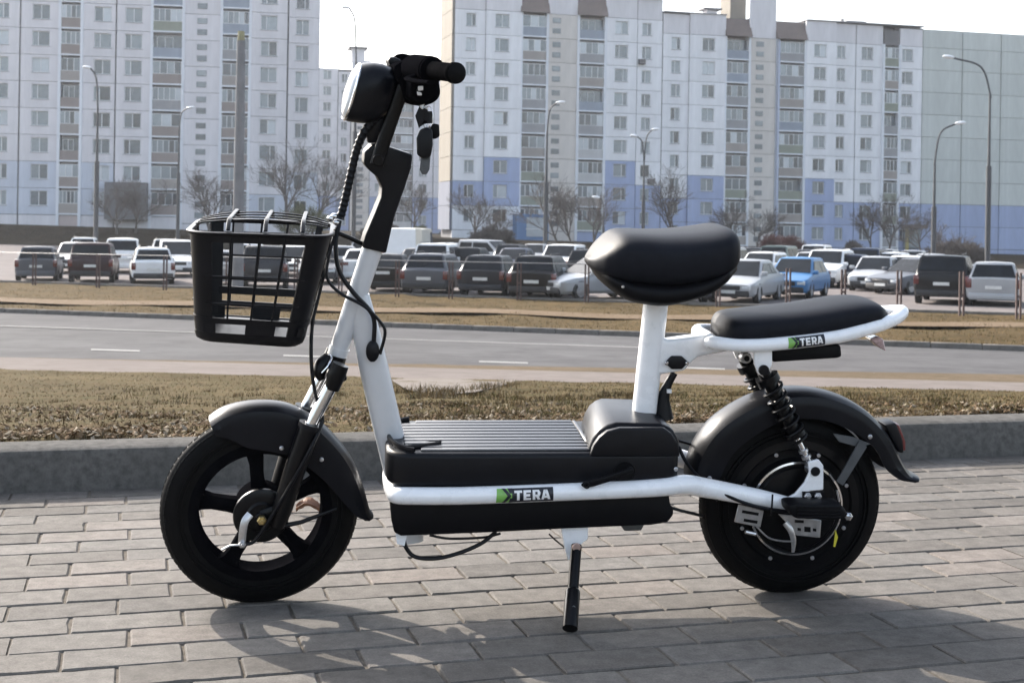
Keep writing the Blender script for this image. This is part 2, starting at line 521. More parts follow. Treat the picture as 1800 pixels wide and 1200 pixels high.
def paver_mat():
    m = bpy.data.materials.new("paver_concrete"); m.use_nodes = True
    n, l = nt(m); b = n["Principled BSDF"]
    b.inputs['Roughness'].default_value = 0.86; b.inputs['Specular IOR Level'].default_value = 0.12
    geo = n.new("ShaderNodeNewGeometry"); oi = n.new("ShaderNodeObjectInfo")
    n1 = n.new("ShaderNodeTexNoise"); n1.inputs['Scale'].default_value = 4.0; n1.inputs['Detail'].default_value = 6
    n2 = n.new("ShaderNodeTexNoise"); n2.inputs['Scale'].default_value = 230.0; n2.inputs['Detail'].default_value = 4; n2.inputs['Roughness'].default_value = 0.7
    n3 = n.new("ShaderNodeTexNoise"); n3.inputs['Scale'].default_value = 26.0; n3.inputs['Detail'].default_value = 7; n3.inputs['Roughness'].default_value = 0.7
    for k in (n1, n2, n3): l.new(geo.outputs['Position'], k.inputs['Vector'])
    cr = n.new("ShaderNodeValToRGB"); e = cr.color_ramp.elements
    e[0].position = 0.0; e[0].color = (0.102, 0.094, 0.086, 1)
    e[1].position = 1.0; e[1].color = (0.17, 0.149, 0.133, 1)
    k = e.new(0.35); k.color = (0.138, 0.126, 0.114, 1)
    k = e.new(0.7); k.color = (0.142, 0.133, 0.123, 1)
    l.new(oi.outputs['Random'], cr.inputs[0])
    mr = n.new("ShaderNodeMapRange"); mr.inputs['From Min'].default_value = 0.3; mr.inputs['From Max'].default_value = 0.7; mr.inputs['To Min'].default_value = 0.7; mr.inputs['To Max'].default_value = 1.2
    l.new(n3.outputs['Fac'], mr.inputs['Value'])
    mr1 = n.new("ShaderNodeMapRange"); mr1.inputs['From Min'].default_value = 0.3; mr1.inputs['From Max'].default_value = 0.7; mr1.inputs['To Min'].default_value = 0.88; mr1.inputs['To Max'].default_value = 1.08
    l.new(n1.outputs['Fac'], mr1.inputs['Value'])
    mr2 = n.new("ShaderNodeMapRange"); mr2.inputs['From Min'].default_value = 0.25; mr2.inputs['From Max'].default_value = 0.75; mr2.inputs['To Min'].default_value = 0.74; mr2.inputs['To Max'].default_value = 1.2
    l.new(n2.outputs['Fac'], mr2.inputs['Value'])
    ma = n.new("ShaderNodeMath"); ma.operation = 'MULTIPLY'; l.new(mr.outputs[0], ma.inputs[0]); l.new(mr1.outputs[0], ma.inputs[1])
    mb_ = n.new("ShaderNodeMath"); mb_.operation = 'MULTIPLY'; l.new(ma.outputs[0], mb_.inputs[0]); l.new(mr2.outputs[0], mb_.inputs[1])
    hs = n.new("ShaderNodeHueSaturation"); l.new(cr.outputs[0], hs.inputs['Color']); l.new(mb_.outputs[0], hs.inputs['Value'])
    l.new(hs.outputs[0], b.inputs['Base Color'])
    bp = n.new("ShaderNodeBump"); bp.inputs['Strength'].default_value = 0.55; bp.inputs['Distance'].default_value = 0.0016
    l.new(n2.outputs['Fac'], bp.inputs['Height']); l.new(bp.outputs[0], b.inputs['Normal'])
    return m
M_paver = paver_mat()
def paver_mesh(seed, lx=0.1992, ly=0.0998):
    rnd = random.Random(seed); mb = MB()
    # outline with small irregularities, chamfered upper edge
    pts = []
    nx, ny = 6, 3
    for i in range(nx): pts.append((-lx / 2 + lx * i / nx, -ly / 2))
    for i in range(ny): pts.append((lx / 2, -ly / 2 + ly * i / ny))
    for i in range(nx): pts.append((lx / 2 - lx * i / nx, ly / 2))
    for i in range(ny): pts.append((-lx / 2, ly / 2 - ly * i / ny))
    j = lambda a: rnd.uniform(-a, a)
    base = [(x + j(0.0006), y + j(0.0006)) for x, y in pts]
    ch = [rnd.uniform(0.0018, 0.0038) + (0.004 if rnd.random() < 0.05 else 0) for _ in pts]
    r0 = [Vector((x, y, -0.03)) for x, y in base]
    r1 = [Vector((x, y, -c)) for (x, y), c in zip(base, ch)]
    r2 = [Vector((x - math.copysign(min(c, abs(x)), x) * (abs(x) > lx / 2 - 0.002), y - math.copysign(c, y) * (abs(y) > ly / 2 - 0.002), j(0.0002))) for (x, y), c in zip(base, ch)]
    mb.rings([r0, r1, r2], True, False, True)
    return mb.mesh("paver", smooth=0)
PM = [paver_mesh(100 + k) for k in range(10)]
for m_ in PM: m_.materials.append(M_paver)
PITCH_S, PITCH_T = 0.2045, 0.1045
rest = MB()
cnt = 0
wav = lambda s, t: 0.004 * mnoise.noise(Vector((s * 0.9, t * 0.9, 3.3)))
row = 0
t = T0 - 0.004 - 0.05
while t > -1.2:
    off = (0.5 if row % 2 else 0.0) * PITCH_S + random.uniform(-0.012, 0.012)
    s = -9.0 + off if True else 0
    while s < 7.0:
        c = st(s, t)
        inview = False
        if c.y > 1.2:
            x, y = project(c)
            inview = -30 < x < 1830 and 780 < y < 1225
        z = wav(s, t) * 0.6 + random.uniform(-0.0011, 0.0011)
        M = Matrix.Translation(st(s + random.uniform(-0.001, 0.001), t + random.uniform(-0.0009, 0.0009), z)) @ Matrix.Rotation(KA + random.uniform(-0.006, 0.006), 4, 'Z') @ Matrix.Rotation(random.uniform(-0.006, 0.006), 4, 'X') @ Matrix.Rotation(random.uniform(-0.004, 0.004), 4, 'Y')
        if inview and cnt < 300:
            o = link_mesh("paver", random.choice(PM), None, pav); o.matrix_world = M; cnt += 1
        elif -4 < s < 4.5 and t > 0.6 or inview:
            rest.box((-0.1, -0.05, -0.03), (0.1, 0.05, -0.001), M)
        s += PITCH_S
    t -= PITCH_T; row += 1
ro = rest.build("paver_field", M_paver, pav, smooth=0); ro["kind"] = "stuff"
print("PAVERS", cnt)
# ================================================================== buildings
rb = random.Random(5)
def facade_mat(name, c, var=0.075):
    return mat(name, c, 0.85, var=var, var_scale=1.6, streak=(1.0, 1.0, 0.16), bump=0.25, bump_scale=14, tint_random=0.035, spec=0.25)
F_white = facade_mat("panel_white", (0.80, 0.80, 0.82))
F_white2 = facade_mat("panel_cool_white", (0.74, 0.76, 0.80))
F_blue = facade_mat("panel_blue", (0.35, 0.41, 0.585))
F_pale = facade_mat("panel_pale_blue", (0.52, 0.57, 0.70))
F_beige = facade_mat("panel_beige", (0.63, 0.59, 0.55))
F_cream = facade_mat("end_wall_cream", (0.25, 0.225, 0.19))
F_grey = facade_mat("panel_greygreen", (0.56, 0.585, 0.56))
F_greyL = facade_mat("panel_warm_grey", (0.69, 0.67, 0.69))
F_rose = facade_mat("panel_rose", (0.5, 0.42, 0.40))
F_dark = facade_mat("panel_dark_grey", (0.16, 0.155, 0.16))
F_joint = mat("joint_sealant", (0.14, 0.14, 0.15), 0.9, var=0.1, var_scale=2)
F_roof = mat("balcony_roof_metal", (0.16, 0.12, 0.105), 0.6, var=0.12, var_scale=1.0)
F_frame = mat("window_frame_white", (0.66, 0.67, 0.68), 0.5, var=0.04, var_scale=2)
F_sill = mat("window_sill_metal", (0.25, 0.25, 0.27), 0.5, var=0.1, var_scale=2)
G_pane = [mat("pane_curtained", (0.25, 0.285, 0.305), 0.22, coat=0.6, var=0.25, var_scale=0.9, tint_random=0.18),
          mat("pane_clear", (0.13, 0.155, 0.175), 0.12, coat=0.8, var=0.35, var_scale=0.8, tint_random=0.2),
          mat("pane_dark", (0.05, 0.06, 0.075), 0.08, coat=0.8, var=0.4, var_scale=0.8, tint_random=0.2),
          mat("pane_bright", (0.48, 0.52, 0.55), 0.2, coat=0.6, var=0.15, var_scale=0.9, tint_random=0.1)]
F_par = [facade_mat("parapet_" + n, c, 0.1) for n, c in (("grey", (0.32, 0.32, 0.33)), ("green", (0.27, 0.29, 0.24)), ("taupe", (0.34, 0.31, 0.29)), ("blue", (0.30, 0.34, 0.40)), ("pale", (0.5, 0.5, 0.5)), ("rust", (0.29, 0.25, 0.235)))]

MESH_CACHE = {}
def cached(key, fn):
    if key not in MESH_CACHE: MESH_CACHE[key] = fn()
    return MESH_CACHE[key]
def obj_from(me, name, material, parent, M):
    """object with shared mesh; the material sits on the object slot so that one mesh serves many colours"""
    o = bpy.data.objects.new(name, me); COL.objects.link(o)
    if not me.materials: me.materials.append(None)
    o.material_slots[0].link = 'OBJECT'; o.material_slots[0].material = material
    o.parent = parent; o.matrix_local = M
    return o
def box_mesh(w, d, h, bev=0.0):
    """x centred, y from 0 (front) to d (back), z from 0 to h"""
    def f():
        mb = MB(); mb.box((-w / 2, 0, 0), (w / 2, d, h))
        if bev: mb.bevel(bev, 1)
        return mb.mesh("box", 0)
    return cached(("box", round(w, 3), round(d, 3), round(h, 3), bev), f)
def panel_mesh(w, h, ow, oh, oz, ox):
    """facade panel with a window opening (front at y=0, 0.3 thick)"""
    def f():
        mb = MB(); T = 0.30
        if ow <= 0:
            mb.box((-w / 2, 0, 0), (w / 2, T, h))
        else:
            o = [(-w / 2, 0), (w / 2, 0), (w / 2, h), (-w / 2, h)]
            i = [(ox - ow / 2, oz), (ox + ow / 2, oz), (ox + ow / 2, oz + oh), (ox - ow / 2, oz + oh)]
            mb.rings([[Vector((x, T, z)) for x, z in o], [Vector((x, 0, z)) for x, z in o], [Vector((x, 0, z)) for x, z in i], [Vector((x, T, z)) for x, z in i]], loop=True)
        return mb.mesh("panel", 0)
    return cached(("panel", round(w, 2), round(h, 2), round(ow, 2), round(oh, 2), round(oz, 2), round(ox, 2)), f)
def frame_mesh(w, h, cuts, t=0.07, d=0.07):
    """window frame with mullions at the given fractions"""
    def f():
        mb = MB()
        mb.box((-w / 2, 0, 0), (-w / 2 + t, d, h)); mb.box((w / 2 - t, 0, 0), (w / 2, d, h))
        mb.box((-w / 2 + t, 0.001, 0), (w / 2 - t, d, t)); mb.box((-w / 2 + t, 0.001, h - t), (w / 2 - t, d, h))
        for c in cuts:
            x = -w / 2 + w * c
            mb.box((x - t * .65, -0.004, t), (x + t * .65, d, h - t))
        return mb.mesh("frame", 0)
    return cached(("frame", round(w, 2), round(h, 2), tuple(cuts), t), f)
def pick(ws): return rb.choices(range(4), ws)[0]

def add_window(root, x, z, w, h, base, cuts, weights=(6, 5, 2, 1.2), depth=0.14, sill=True):
    M = Matrix.Translation(Vector((x, base + depth, z)))
    o = obj_from(frame_mesh(w, h, cuts), "window", F_frame, root, M)
    edges = [0] + list(cuts) + [1]
    first = pick(weights)
    for a, b in zip(edges[:-1], edges[1:]):
        pw = (b - a) * w - 0.06
        k = first if rb.random() < .55 else pick(weights)
        obj_from(box_mesh(pw, 0.02, h - 0.1), "pane", G_pane[k], o, Matrix.Translation(Vector((-w / 2 + w * (a + b) / 2, 0.035, 0.05))))
    if sill:
        obj_from(box_mesh(w + 0.16, 0.22, 0.05), "sill", F_sill, o, Matrix.Translation(Vector((0, -depth - 0.06, -0.055))))
    return o
def add_balcony(root, x, z, w, H, base, par, style):
    """glazed loggia: parapet below, a band of panes above, slab at the bottom"""
    slab = obj_from(box_mesh(w, 1.0, 0.16), "balcony", F_white2 if style != 3 else F_greyL, root, Matrix.Translation(Vector((x, base - 0.12, z))))
    ph = 1.02
    obj_from(box_mesh(w - 0.1, 0.08, ph), "parapet", par, slab, Matrix.Translation(Vector((0, 0.06, 0.16))))
    gh = H - 0.16 - ph - 0.22
    n = rb.choice((3, 4, 4, 5))
    cuts = tuple(round(k / n, 3) for k in range(1, n))
    zz = 0.16 + ph + 0.004
    if style == 1:      # open upper part: dark recess with an inner window wall
        obj_from(box_mesh(w - 0.1, 0.1, gh), "recess", G_pane[1], slab, Matrix.Translation(Vector((0, 0.75, zz))))
        f = obj_from(frame_mesh(w * .55, gh * .9, (0.5,)), "inner_window", F_frame, slab, Matrix.Translation(Vector((-w * .1, 0.68, zz))))
    else:
        f = obj_from(frame_mesh(w - 0.12, gh, cuts, 0.06), "glazing", F_frame, slab, Matrix.Translation(Vector((0, 0.08, zz))))
        edges = [0] + list(cuts) + [1]
        for a, b in zip(edges[:-1], edges[1:]):
            pw = (b - a) * (w - 0.12) - 0.05
            k = pick((4, 5, 3.2, 2.5))
            obj_from(box_mesh(pw, 0.02, gh - 0.1), "pane", G_pane[k], slab, Matrix.Translation(Vector((-(w - .12) / 2 + (w - .12) * (a + b) / 2, 0.115, zz + 0.05))))
    return slab

class Facade:
    def __init__(s, name, label, angle, x_ref, z_ref, cat="building"):
        """facade line at `angle`, passing through depth z_ref at image column x_ref"""
        s.ang = radians(angle)
        k = (x_ref - HX) / F
        s.O = Vector((k * z_ref, z_ref, 0))
        s.u = Vector((cos(s.ang), sin(s.ang), 0))
        s.root = empty(name); tag(s.root, label, cat)
        s.root.matrix_world = Matrix.Translation(s.O) @ Matrix.Rotation(s.ang, 4, 'Z')
    def sx(s, x, y=215.0):
        """image column -> metres along the facade"""
        r = ray(x, y); k = r.x
        # (O + t u).x = k * (O + t u).y
        return (k * s.O.y - s.O.x) / (s.u.x - k * s.u.y)
    def zat(s, x, y):
        t = s.sx(x, y); p = s.O + s.u * t
        return CAMZ + ray(x, y).z * p.y
    def put(s, mesh, name, m, x, y, z, parent=None):
        return obj_from(mesh, name, m, parent or s.root, Matrix.Translation(Vector((x, y, z))))

G = 0.045  # joint
def column(fc, x0, x1, kind, z_top, FH, nfl, color_fn, wx=None, ww=1.5, wh=1.5, recess=0.0, attic=0.0, attic_m=None, par_fn=None, z_low=None):
    """one vertical bay of panels; floors counted from the top (0) downwards"""
    a, b = fc.sx(x0), fc.sx(x1); w = b - a - G; cx = (a + b) / 2
    if attic:
        fc.put(panel_mesh(w, attic - G, 0, 0, 0, 0), "attic_panel", attic_m or F_greyL, cx, recess, z_top + G / 2)
    for f in range(nfl):
        z = z_top - (f + 1) * FH + G / 2; H = FH - G
        m = color_fn(f)
        if kind == 'win' or kind == 'small':
            ox = (fc.sx(wx) - cx) if wx else 0.0
            oz = 0.92
            fc.put(panel_mesh(w, H, ww, wh, oz, round(ox, 1)), "panel", m, cx, recess, z)
            cuts = ((0.5,), (0.34,), (0.66,), (0.5,))[rb.randrange(4)] if ww > 1.2 else ((0.4,), (0.5,), (0.6,))[rb.randrange(3)]
            add_window(fc.root, cx + round(ox, 1), z + oz, ww, wh, recess, cuts)
        elif kind == 'stair':
            fc.put(panel_mesh(w, H, 0, 0, 0, 0), "panel", m, cx, recess, z)
            sw = ww
            for dz_ in (0.55, 1.75):
                o = fc.put(box_mesh(sw, 0.1, 0.62), "stair_window", F_frame if False else F_sill, cx + (fc.sx(wx) - cx if wx else 0), recess - 0.03, z + dz_)
                obj_from(box_mesh(sw - 0.1, 0.04, 0.5), "pane", G_pane[1 if rb.random() < .6 else 0], o, Matrix.Translation(Vector((0, -0.012, 0.06))))
        elif kind == 'bal':
            fc.put(panel_mesh(w, H, 0, 0, 0, 0), "back_panel", F_greyL, cx, recess + 0.95, z)
            add_balcony(fc.root, cx, z, w, H, recess, par_fn(f), rb.choices((0, 1, 2), (6, 1.3, 3))[0])
        else:
            fc.put(panel_mesh(w, H, 0, 0, 0, 0), "panel", m, cx, recess, z)
    zb = z_top - nfl * FH
    if z_low is not None and zb - z_low > 0.1:
        fc.put(panel_mesh(w, zb - z_low - G, 0, 0, 0, 0), "plinth_panel", color_fn(nfl), cx, recess + 0.03, z_low)
def fin(fc, x, z0, z1, m, d=1.0, base=0.0, w=0.28, name="side_wall"):
    fc.put(box_mesh(w, d, z1 - z0), name, m, fc.sx(x), base - 0.14, z0)
def core(fc, x0, x1, z0, z1, y0=0.33, d=7.0, m=None, name="core_wall"):
    a, b = fc.sx(x0), fc.sx(x1)
    fc.put(box_mesh(b - a, d, z1 - z0), name, m or F_joint, (a + b) / 2, y0, z0)
def lin(n_blue_from, *, top=F_white, low=F_blue): return lambda f: low if f >= n_blue_from else top
def par(seq): return lambda f: F_par[seq[f % len(seq)]]

# ---------------- right-hand building, two steps
RB = Facade("apartment_building", "long white apartment block with blue lower storeys, right of the handlebar", 14.4, 800, 152.0)
zt1 = RB.zat(870, 19.5); FHR = 2.80
ztb = zt1 - 9 * FHR
low1 = ztb - 2.6
core(RB, 799, 1163, low1, zt1 + 2.6, 1.45, 5.4, F_joint)
core(RB, 798, 916, low1, zt1 + 2.6, 0.31, 1.1); core(RB, 962, 1012, low1, zt1 + 2.6, 0.31, 1.1); core(RB, 1062, 1163, low1, zt1 + 2.6, 0.31, 1.1)
column(RB, 797, 851, 'small', zt1, FHR, 9, lambda f: F_blue if f == 7 else (F_white2 if f >= 8 else F_white), wx=825, ww=1.15, wh=1.45, attic=2.6, z_low=low1)
column(RB, 851, 914, 'win', zt1, FHR, 9, lambda f: F_blue if f in (6, 7) else (F_white2 if f >= 8 else F_white), wx=880, ww=1.65, wh=1.5, attic=2.6, recess=-0.25, z_low=low1)
column(RB, 915, 959, 'bal', zt1, FHR, 9, lambda f: F_blue, par_fn=par([3, 2, 0, 0, 0, 2, 1, 1, 3]), z_low=low1)
column(RB, 961, 1013, 'stair', zt1, FHR, 9, lambda f: F_beige, wx=976, ww=1.0, attic=2.6, z_low=low1, attic_m=F_greyL)
column(RB, 1016, 1061, 'bal', zt1, FHR, 9, lambda f: F_greyL if f < 8 else F_blue, par_fn=par([3, 0, 2, 3, 0, 4, 4, 2, 1]), z_low=low1)
column(RB, 1063, 1118, 'win', zt1, FHR, 9, lambda f: F_blue if f >= 6 else F_white, wx=1091, ww=1.6, wh=1.5, attic=2.6, z_low=low1)
column(RB, 1119, 1163, 'small', zt1, FHR, 9, lambda f: F_blue if f >= 7 else F_white, wx=1136, ww=1.15, wh=1.45, attic=2.6, recess=0.12, z_low=low1)
for x in (914.6, 960, 1014.5, 1062): fin(RB, x, low1, zt1 + 0.1, F_white2, 1.5, -0.02)
# brown metal balcony roofs
def bal_roof(fc, x0, x1, z, h=2.3):
    a, b = fc.sx(x0), fc.sx(x1); mb = MB()
    mb.prism([(-0.55, 0), (0.5, h), (1.6, h), (1.6, 0)], -(b - a) / 2 - .15, (b - a) / 2 + .15, lambda p, d: Vector((d, p[0], p[1])))
    me = mb.mesh("balcony_roof", 0); fc.put(me, "balcony_roof", F_roof, (a + b) / 2, 0.0, z)
for x0, x1 in ((914, 960), (1015, 1062)): bal_roof(RB, x0, x1, zt1 + 0.05)
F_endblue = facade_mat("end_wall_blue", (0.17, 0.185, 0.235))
# sunny end wall, storey by storey
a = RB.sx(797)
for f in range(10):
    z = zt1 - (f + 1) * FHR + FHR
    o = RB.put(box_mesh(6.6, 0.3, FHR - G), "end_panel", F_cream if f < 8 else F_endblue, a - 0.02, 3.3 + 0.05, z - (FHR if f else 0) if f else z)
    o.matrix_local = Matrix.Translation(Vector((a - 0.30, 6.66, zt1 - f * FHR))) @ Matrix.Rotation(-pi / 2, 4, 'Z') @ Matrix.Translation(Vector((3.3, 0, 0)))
zb_ = zt1 - 9 * FHR
# blue entrance extension on the ground floor of the first balcony bay
RBx0, RBx1 = RB.sx(903), RB.sx(958)
EXT = RB.put(box_mesh(RBx1 - RBx0, 2.2, 4.3), "entrance_annex", mat("annex_blue", (0.10, 0.20, 0.38), 0.6, var=0.1, var_scale=1), (RBx0 + RBx1) / 2, -2.2, low1 + 0.2)
obj_from(box_mesh(2.4, 0.05, 2.2), "shop_window", G_pane[3], EXT, Matrix.Translation(Vector((0.45, -0.06, 1.75))))
obj_from(box_mesh(2.55, 0.03, 0.12), "window_bar", F_frame, EXT, Matrix.Translation(Vector((0.45, -0.1, 2.55))))

zt2 = RB.zat(1188, 59.5)
low2 = zt2 - 9 * FHR - 1.6
core(RB, 1164, 1620, low2, zt2 + 2.45, 1.45, 5.4)
for x0, x1 in ((1164, 1273), (1316, 1360), (1413, 1550), (1579, 1622)): core(RB, x0, x1, low2, zt2 + 2.4, 0.31, 1.1)
column(RB, 1164, 1210, 'small', zt2, FHR, 9, lambda f: F_blue if f >= 7 else F_white, wx=1187, ww=1.15, wh=1.45, attic=2.4, z_low=low2, recess=0.1)
column(RB, 1210, 1273, 'win', zt2, FHR, 9, lambda f: F_blue if f >= 6 else F_white, wx=1243, ww=1.6, wh=1.5, attic=2.55, z_low=low2, recess=-0.2)
column(RB, 1274, 1315, 'bal', zt2, FHR, 9, lambda f: F_beige, par_fn=par([3, 3, 0, 0, 2, 2, 1, 2, 2]), z_low=low2)
column(RB, 1316, 1362, 'stair', zt2, FHR, 9, lambda f: F_beige, wx=1334, ww=1.0, attic=5.4, z_low=low2, attic_m=F_greyL)
column(RB, 1369, 1413, 'bal', zt2, FHR, 9, lambda f: F_blue if f >= 6 else F_white, par_fn=par([0, 0, 2, 3, 1, 2, 1, 2, 2]), z_low=low2)
column(RB, 1414, 1467, 'win', zt2, FHR, 9, lambda f: F_blue if f >= 6 else F_white, wx=1439, ww=1.6, wh=1.5, attic=2.5, z_low=low2, recess=-0.15)
column(RB, 1468, 1503, 'small', zt2, FHR, 9, lambda f: F_blue if f >= 7 else F_white, wx=1478, ww=1.1, wh=1.5, attic=2.4, z_low=low2, recess=0.1)
column(RB, 1504, 1551, 'win', zt2, FHR, 9, lambda f: F_blue if f >= 7 else F_white, wx=1524, ww=1.55, wh=1.5, attic=2.4, z_low=low2, recess=0.1)
column(RB, 1552, 1579, 'bal', zt2, FHR, 9, lambda f: F_grey if f < 7 else F_blue, par_fn=par([1, 2, 1, 0, 0, 2, 1, 1, 0]), z_low=low2, attic=1.9, attic_m=F_dark)
column(RB, 1580, 1620, 'win', zt2, FHR, 9, lambda f: F_blue if f >= 7 else F_white, wx=1594, ww=1.5, wh=1.5, attic=2.2, z_low=low2)
for x in (1273.6, 1315.7, 1364, 1413.5, 1551.5, 1579.5): fin(RB, x, low2, zt2 + 0.1, F_white2, 1.5, -0.02)
fin(RB, 1365.5, low2, zt2 + 0.1, F_pale, 1.2, -0.02, 0.5)
for x0, x1 in ((1274, 1316), (1364, 1413)): bal_roof(RB, x0, x1, zt2 + 0.05, 2.2)
# blind end bay of grey green panels
core(RB, 1621, 1830, low2, zt2 + 2.3, 0.35, 6.0)
for x0, x1 in ((1621, 1690), (1691, 1758), (1759, 1828)):
    column(RB, x0, x1, 'plain', zt2, FHR, 9, lambda f: F_blue if f >= 7 else F_grey, attic=2.2, attic_m=F_grey, z_low=low2, recess=0.05)
# roof: lift house and vents
def roof_box(fc, x0, x1, z, h, d, m, name, y=2.2):
    a, b = fc.sx(x0), fc.sx(x1); return fc.put(box_mesh(b - a, d, h), name, m, (a + b) / 2, y, z)
roof_box(RB, 1290, 1318, zt2 + 2.4, 3.4, 3.0, F_cream, "lift_house", 1.6)
V = roof_box(RB, 1252, 1270, zt2 + 2.45, 1.0, 1.2, F_greyL, "roof_vent"); obj_from(box_mesh(2.3, 2.0, 0.22), "vent_cap", F_dark, V, Matrix.Translation(Vector((0, -.4, 1.0))))
V = roof_box(RB, 1504, 1528, zt2 + 2.4, 0.5, 1.2, F_dark, "roof_vent"); obj_from(box_mesh(2.6, 2.0, 0.2), "vent_cap", F_dark, V, Matrix.Translation(Vector((0, -.4, 0.5))))
roof_box(RB, 1493, 1496, zt2 + 2.4, 1.0, .4, F_dark, "roof_pipe")
# parapet coping
for x0, x1, z in ((797, 914, zt1 + 2.6), (1063, 1163, zt1 + 2.6), (1164, 1273, zt2 + 2.5), (1414, 1620, zt2 + 2.5)):
    a, b = RB.sx(x0), RB.sx(x1); RB.put(box_mesh(b - a + .1, 6.5, 0.1), "roof_coping", F_sill, (a + b) / 2, -0.35, z)
# air conditioners
for x, y in ((1128, 109), (1144, 319)):
    RB.put(box_mesh(0.85, 0.35, 0.6, 0.03), "air_conditioner", F_dark, RB.sx(x, y), -0.28, RB.zat(x, y) - .3)
# entrance canopy at the right
RB.put(box_mesh(2.6, 1.8, 0.5), "entrance_canopy", F_roof, RB.sx(1604), -1.8, RB.zat(1604, 402))
RB.put(box_mesh(2.2, 0.3, 2.3), "entrance_door", G_pane[0], RB.sx(1604), -0.4, RB.zat(1604, 436))
RB.put(box_mesh(0.35, 0.3, 2.8), "entrance_pillar", mat("pillar_ochre", (0.36, 0.30, 0.12), 0.8, var=.1), RB.sx(1586), -1.7, RB.zat(1604, 440))

# ---------------- left-hand building
LB = Facade("apartment_building", "pale grey panel apartment block with rose balconies, at the left behind the basket", 9.0, 180, 141.0)
zl = LB.zat(180, 7.0) + 2 * 2.80
lowl = zl - 10 * 2.80 - 1.6
NL = 10
core(LB, -110, 560, lowl, zl + 2.5, 1.45, 9.0)
for x0, x1 in ((-40, 106), (142, 264), (321, 386), (438, 560)): core(LB, x0, x1, lowl, zl + 2.4, 0.31, 1.1)
wl_ = lambda f: F_pale if f == 9 else (F_white2 if rb.random() < .3 else F_greyL)
F_cool = facade_mat("panel_cool_grey", (0.55, 0.585, 0.66))
lt = lambda *fs: (lambda f: F_cool if f in fs else F_greyL)
column(LB, -110, -42, 'bal', zl, 2.80, NL, lambda f: F_greyL, par_fn=par([5]), z_low=lowl)
column(LB, -40, 32, 'win', zl, 2.80, NL, lt(8, 9), wx=-3, ww=1.75, wh=1.55, attic=2.4, z_low=lowl)
column(LB, 34, 102, 'win', zl, 2.80, NL, lt(8, 9), wx=70, ww=1.75, wh=1.55, attic=2.4, z_low=lowl)
column(LB, 104, 141, 'bal', zl, 2.80, NL, lambda f: F_rose, par_fn=par([5, 2, 5, 5, 2]), z_low=lowl)
column(LB, 142, 201, 'win', zl, 2.80, NL, lt(8, 9), wx=178, ww=1.75, wh=1.55, attic=2.4, z_low=lowl)
column(LB, 203, 263, 'win', zl, 2.80, NL, lambda f: F_dark if f in (9,) else F_greyL, wx=233, ww=1.75, wh=1.55, attic=2.4, recess=-0.15, z_low=lowl)
column(LB, 266, 319, 'bal', zl, 2.80, NL, lambda f: F_greyL, par_fn=par([0, 3, 1, 3, 5, 0, 5, 5, 2, 5]), z_low=lowl)
column(LB, 321, 386, 'stair', zl - 0.7, 2.80, NL, lambda f: F_greyL, wx=353, ww=1.05, attic=3.0, z_low=lowl)
column(LB, 388, 437, 'bal', zl, 2.80, NL, lambda f: F_greyL, par_fn=par([0, 3, 3, 0, 2, 5, 5, 5, 5]), z_low=lowl)
column(LB, 438, 503, 'win', zl - 0.25, 2.80, NL, lt(9), wx=470, ww=1.75, wh=1.55, attic=2.4, recess=-0.1, z_low=lowl)
column(LB, 505, 560, 'win', zl - 0.6, 2.80, NL, lt(8, 9), wx=529, ww=1.4, wh=1.6, attic=2.4, recess=0.12, z_low=lowl)
for x in (103, 141.5, 264.8, 320, 387, 437.6): fin(LB, x, lowl, zl + 0.1, F_white2, 1.5, -0.02)
# shop front block on the ground floor
o = LB.put(box_mesh(4.3, 1.6, 3.9), "shop_annex", F_dark, LB.sx(224, 360), -1.7, LB.zat(224, 386))
obj_from(box_mesh(1.5, 0.05, 1.3), "shop_window", G_pane[0], o, Matrix.Translation(Vector((0.1, -0.07, 1.9))))

# ---------------- building in the gap, further off
MBD = Facade("apartment_building", "distant grey apartment block in the gap between the two nearer blocks", 12.0, 660, 240.0)
zm = MBD.zat(575, 120); FM = 2.85; NM = 11
lowm = MBD.zat(660, 425)
core(MBD, 556, 800, lowm, zm, 0.8, 10.0)
cm = lambda f: F_blue if f >= 8 else F_greyL
column(MBD, 556, 593, 'win', zm, FM, NM, cm, wx=575, ww=1.4, wh=1.5)
column(MBD, 594, 616, 'small', zm - .5, FM, NM, cm, wx=605, ww=1.1, wh=1.5, recess=.2)
column(MBD, 617, 650, 'stair', zm, FM, NM, lambda f: F_beige, ww=1.2, attic=1.6, recess=-.2)
column(MBD, 651, 684, 'win', zm, FM, NM, cm, ww=1.5, wh=1.5)
column(MBD, 685, 726, 'bal', zm, FM, NM, cm, par_fn=par([0, 4, 2, 4]))
column(MBD, 727, 762, 'win', zm, FM, NM, cm, ww=1.5, wh=1.5, recess=-.1)
column(MBD, 763, 800, 'win', zm, FM, NM, cm, ww=1.5, wh=1.5, recess=.1)
roof_box(MBD, 617, 640, zm + 1.6, 2.2, 3, F_greyL, "lift_house", .5); roof_box(MBD, 612, 645, zm + 3.8, .3, 4, F_dark, "roof_cap", .1)

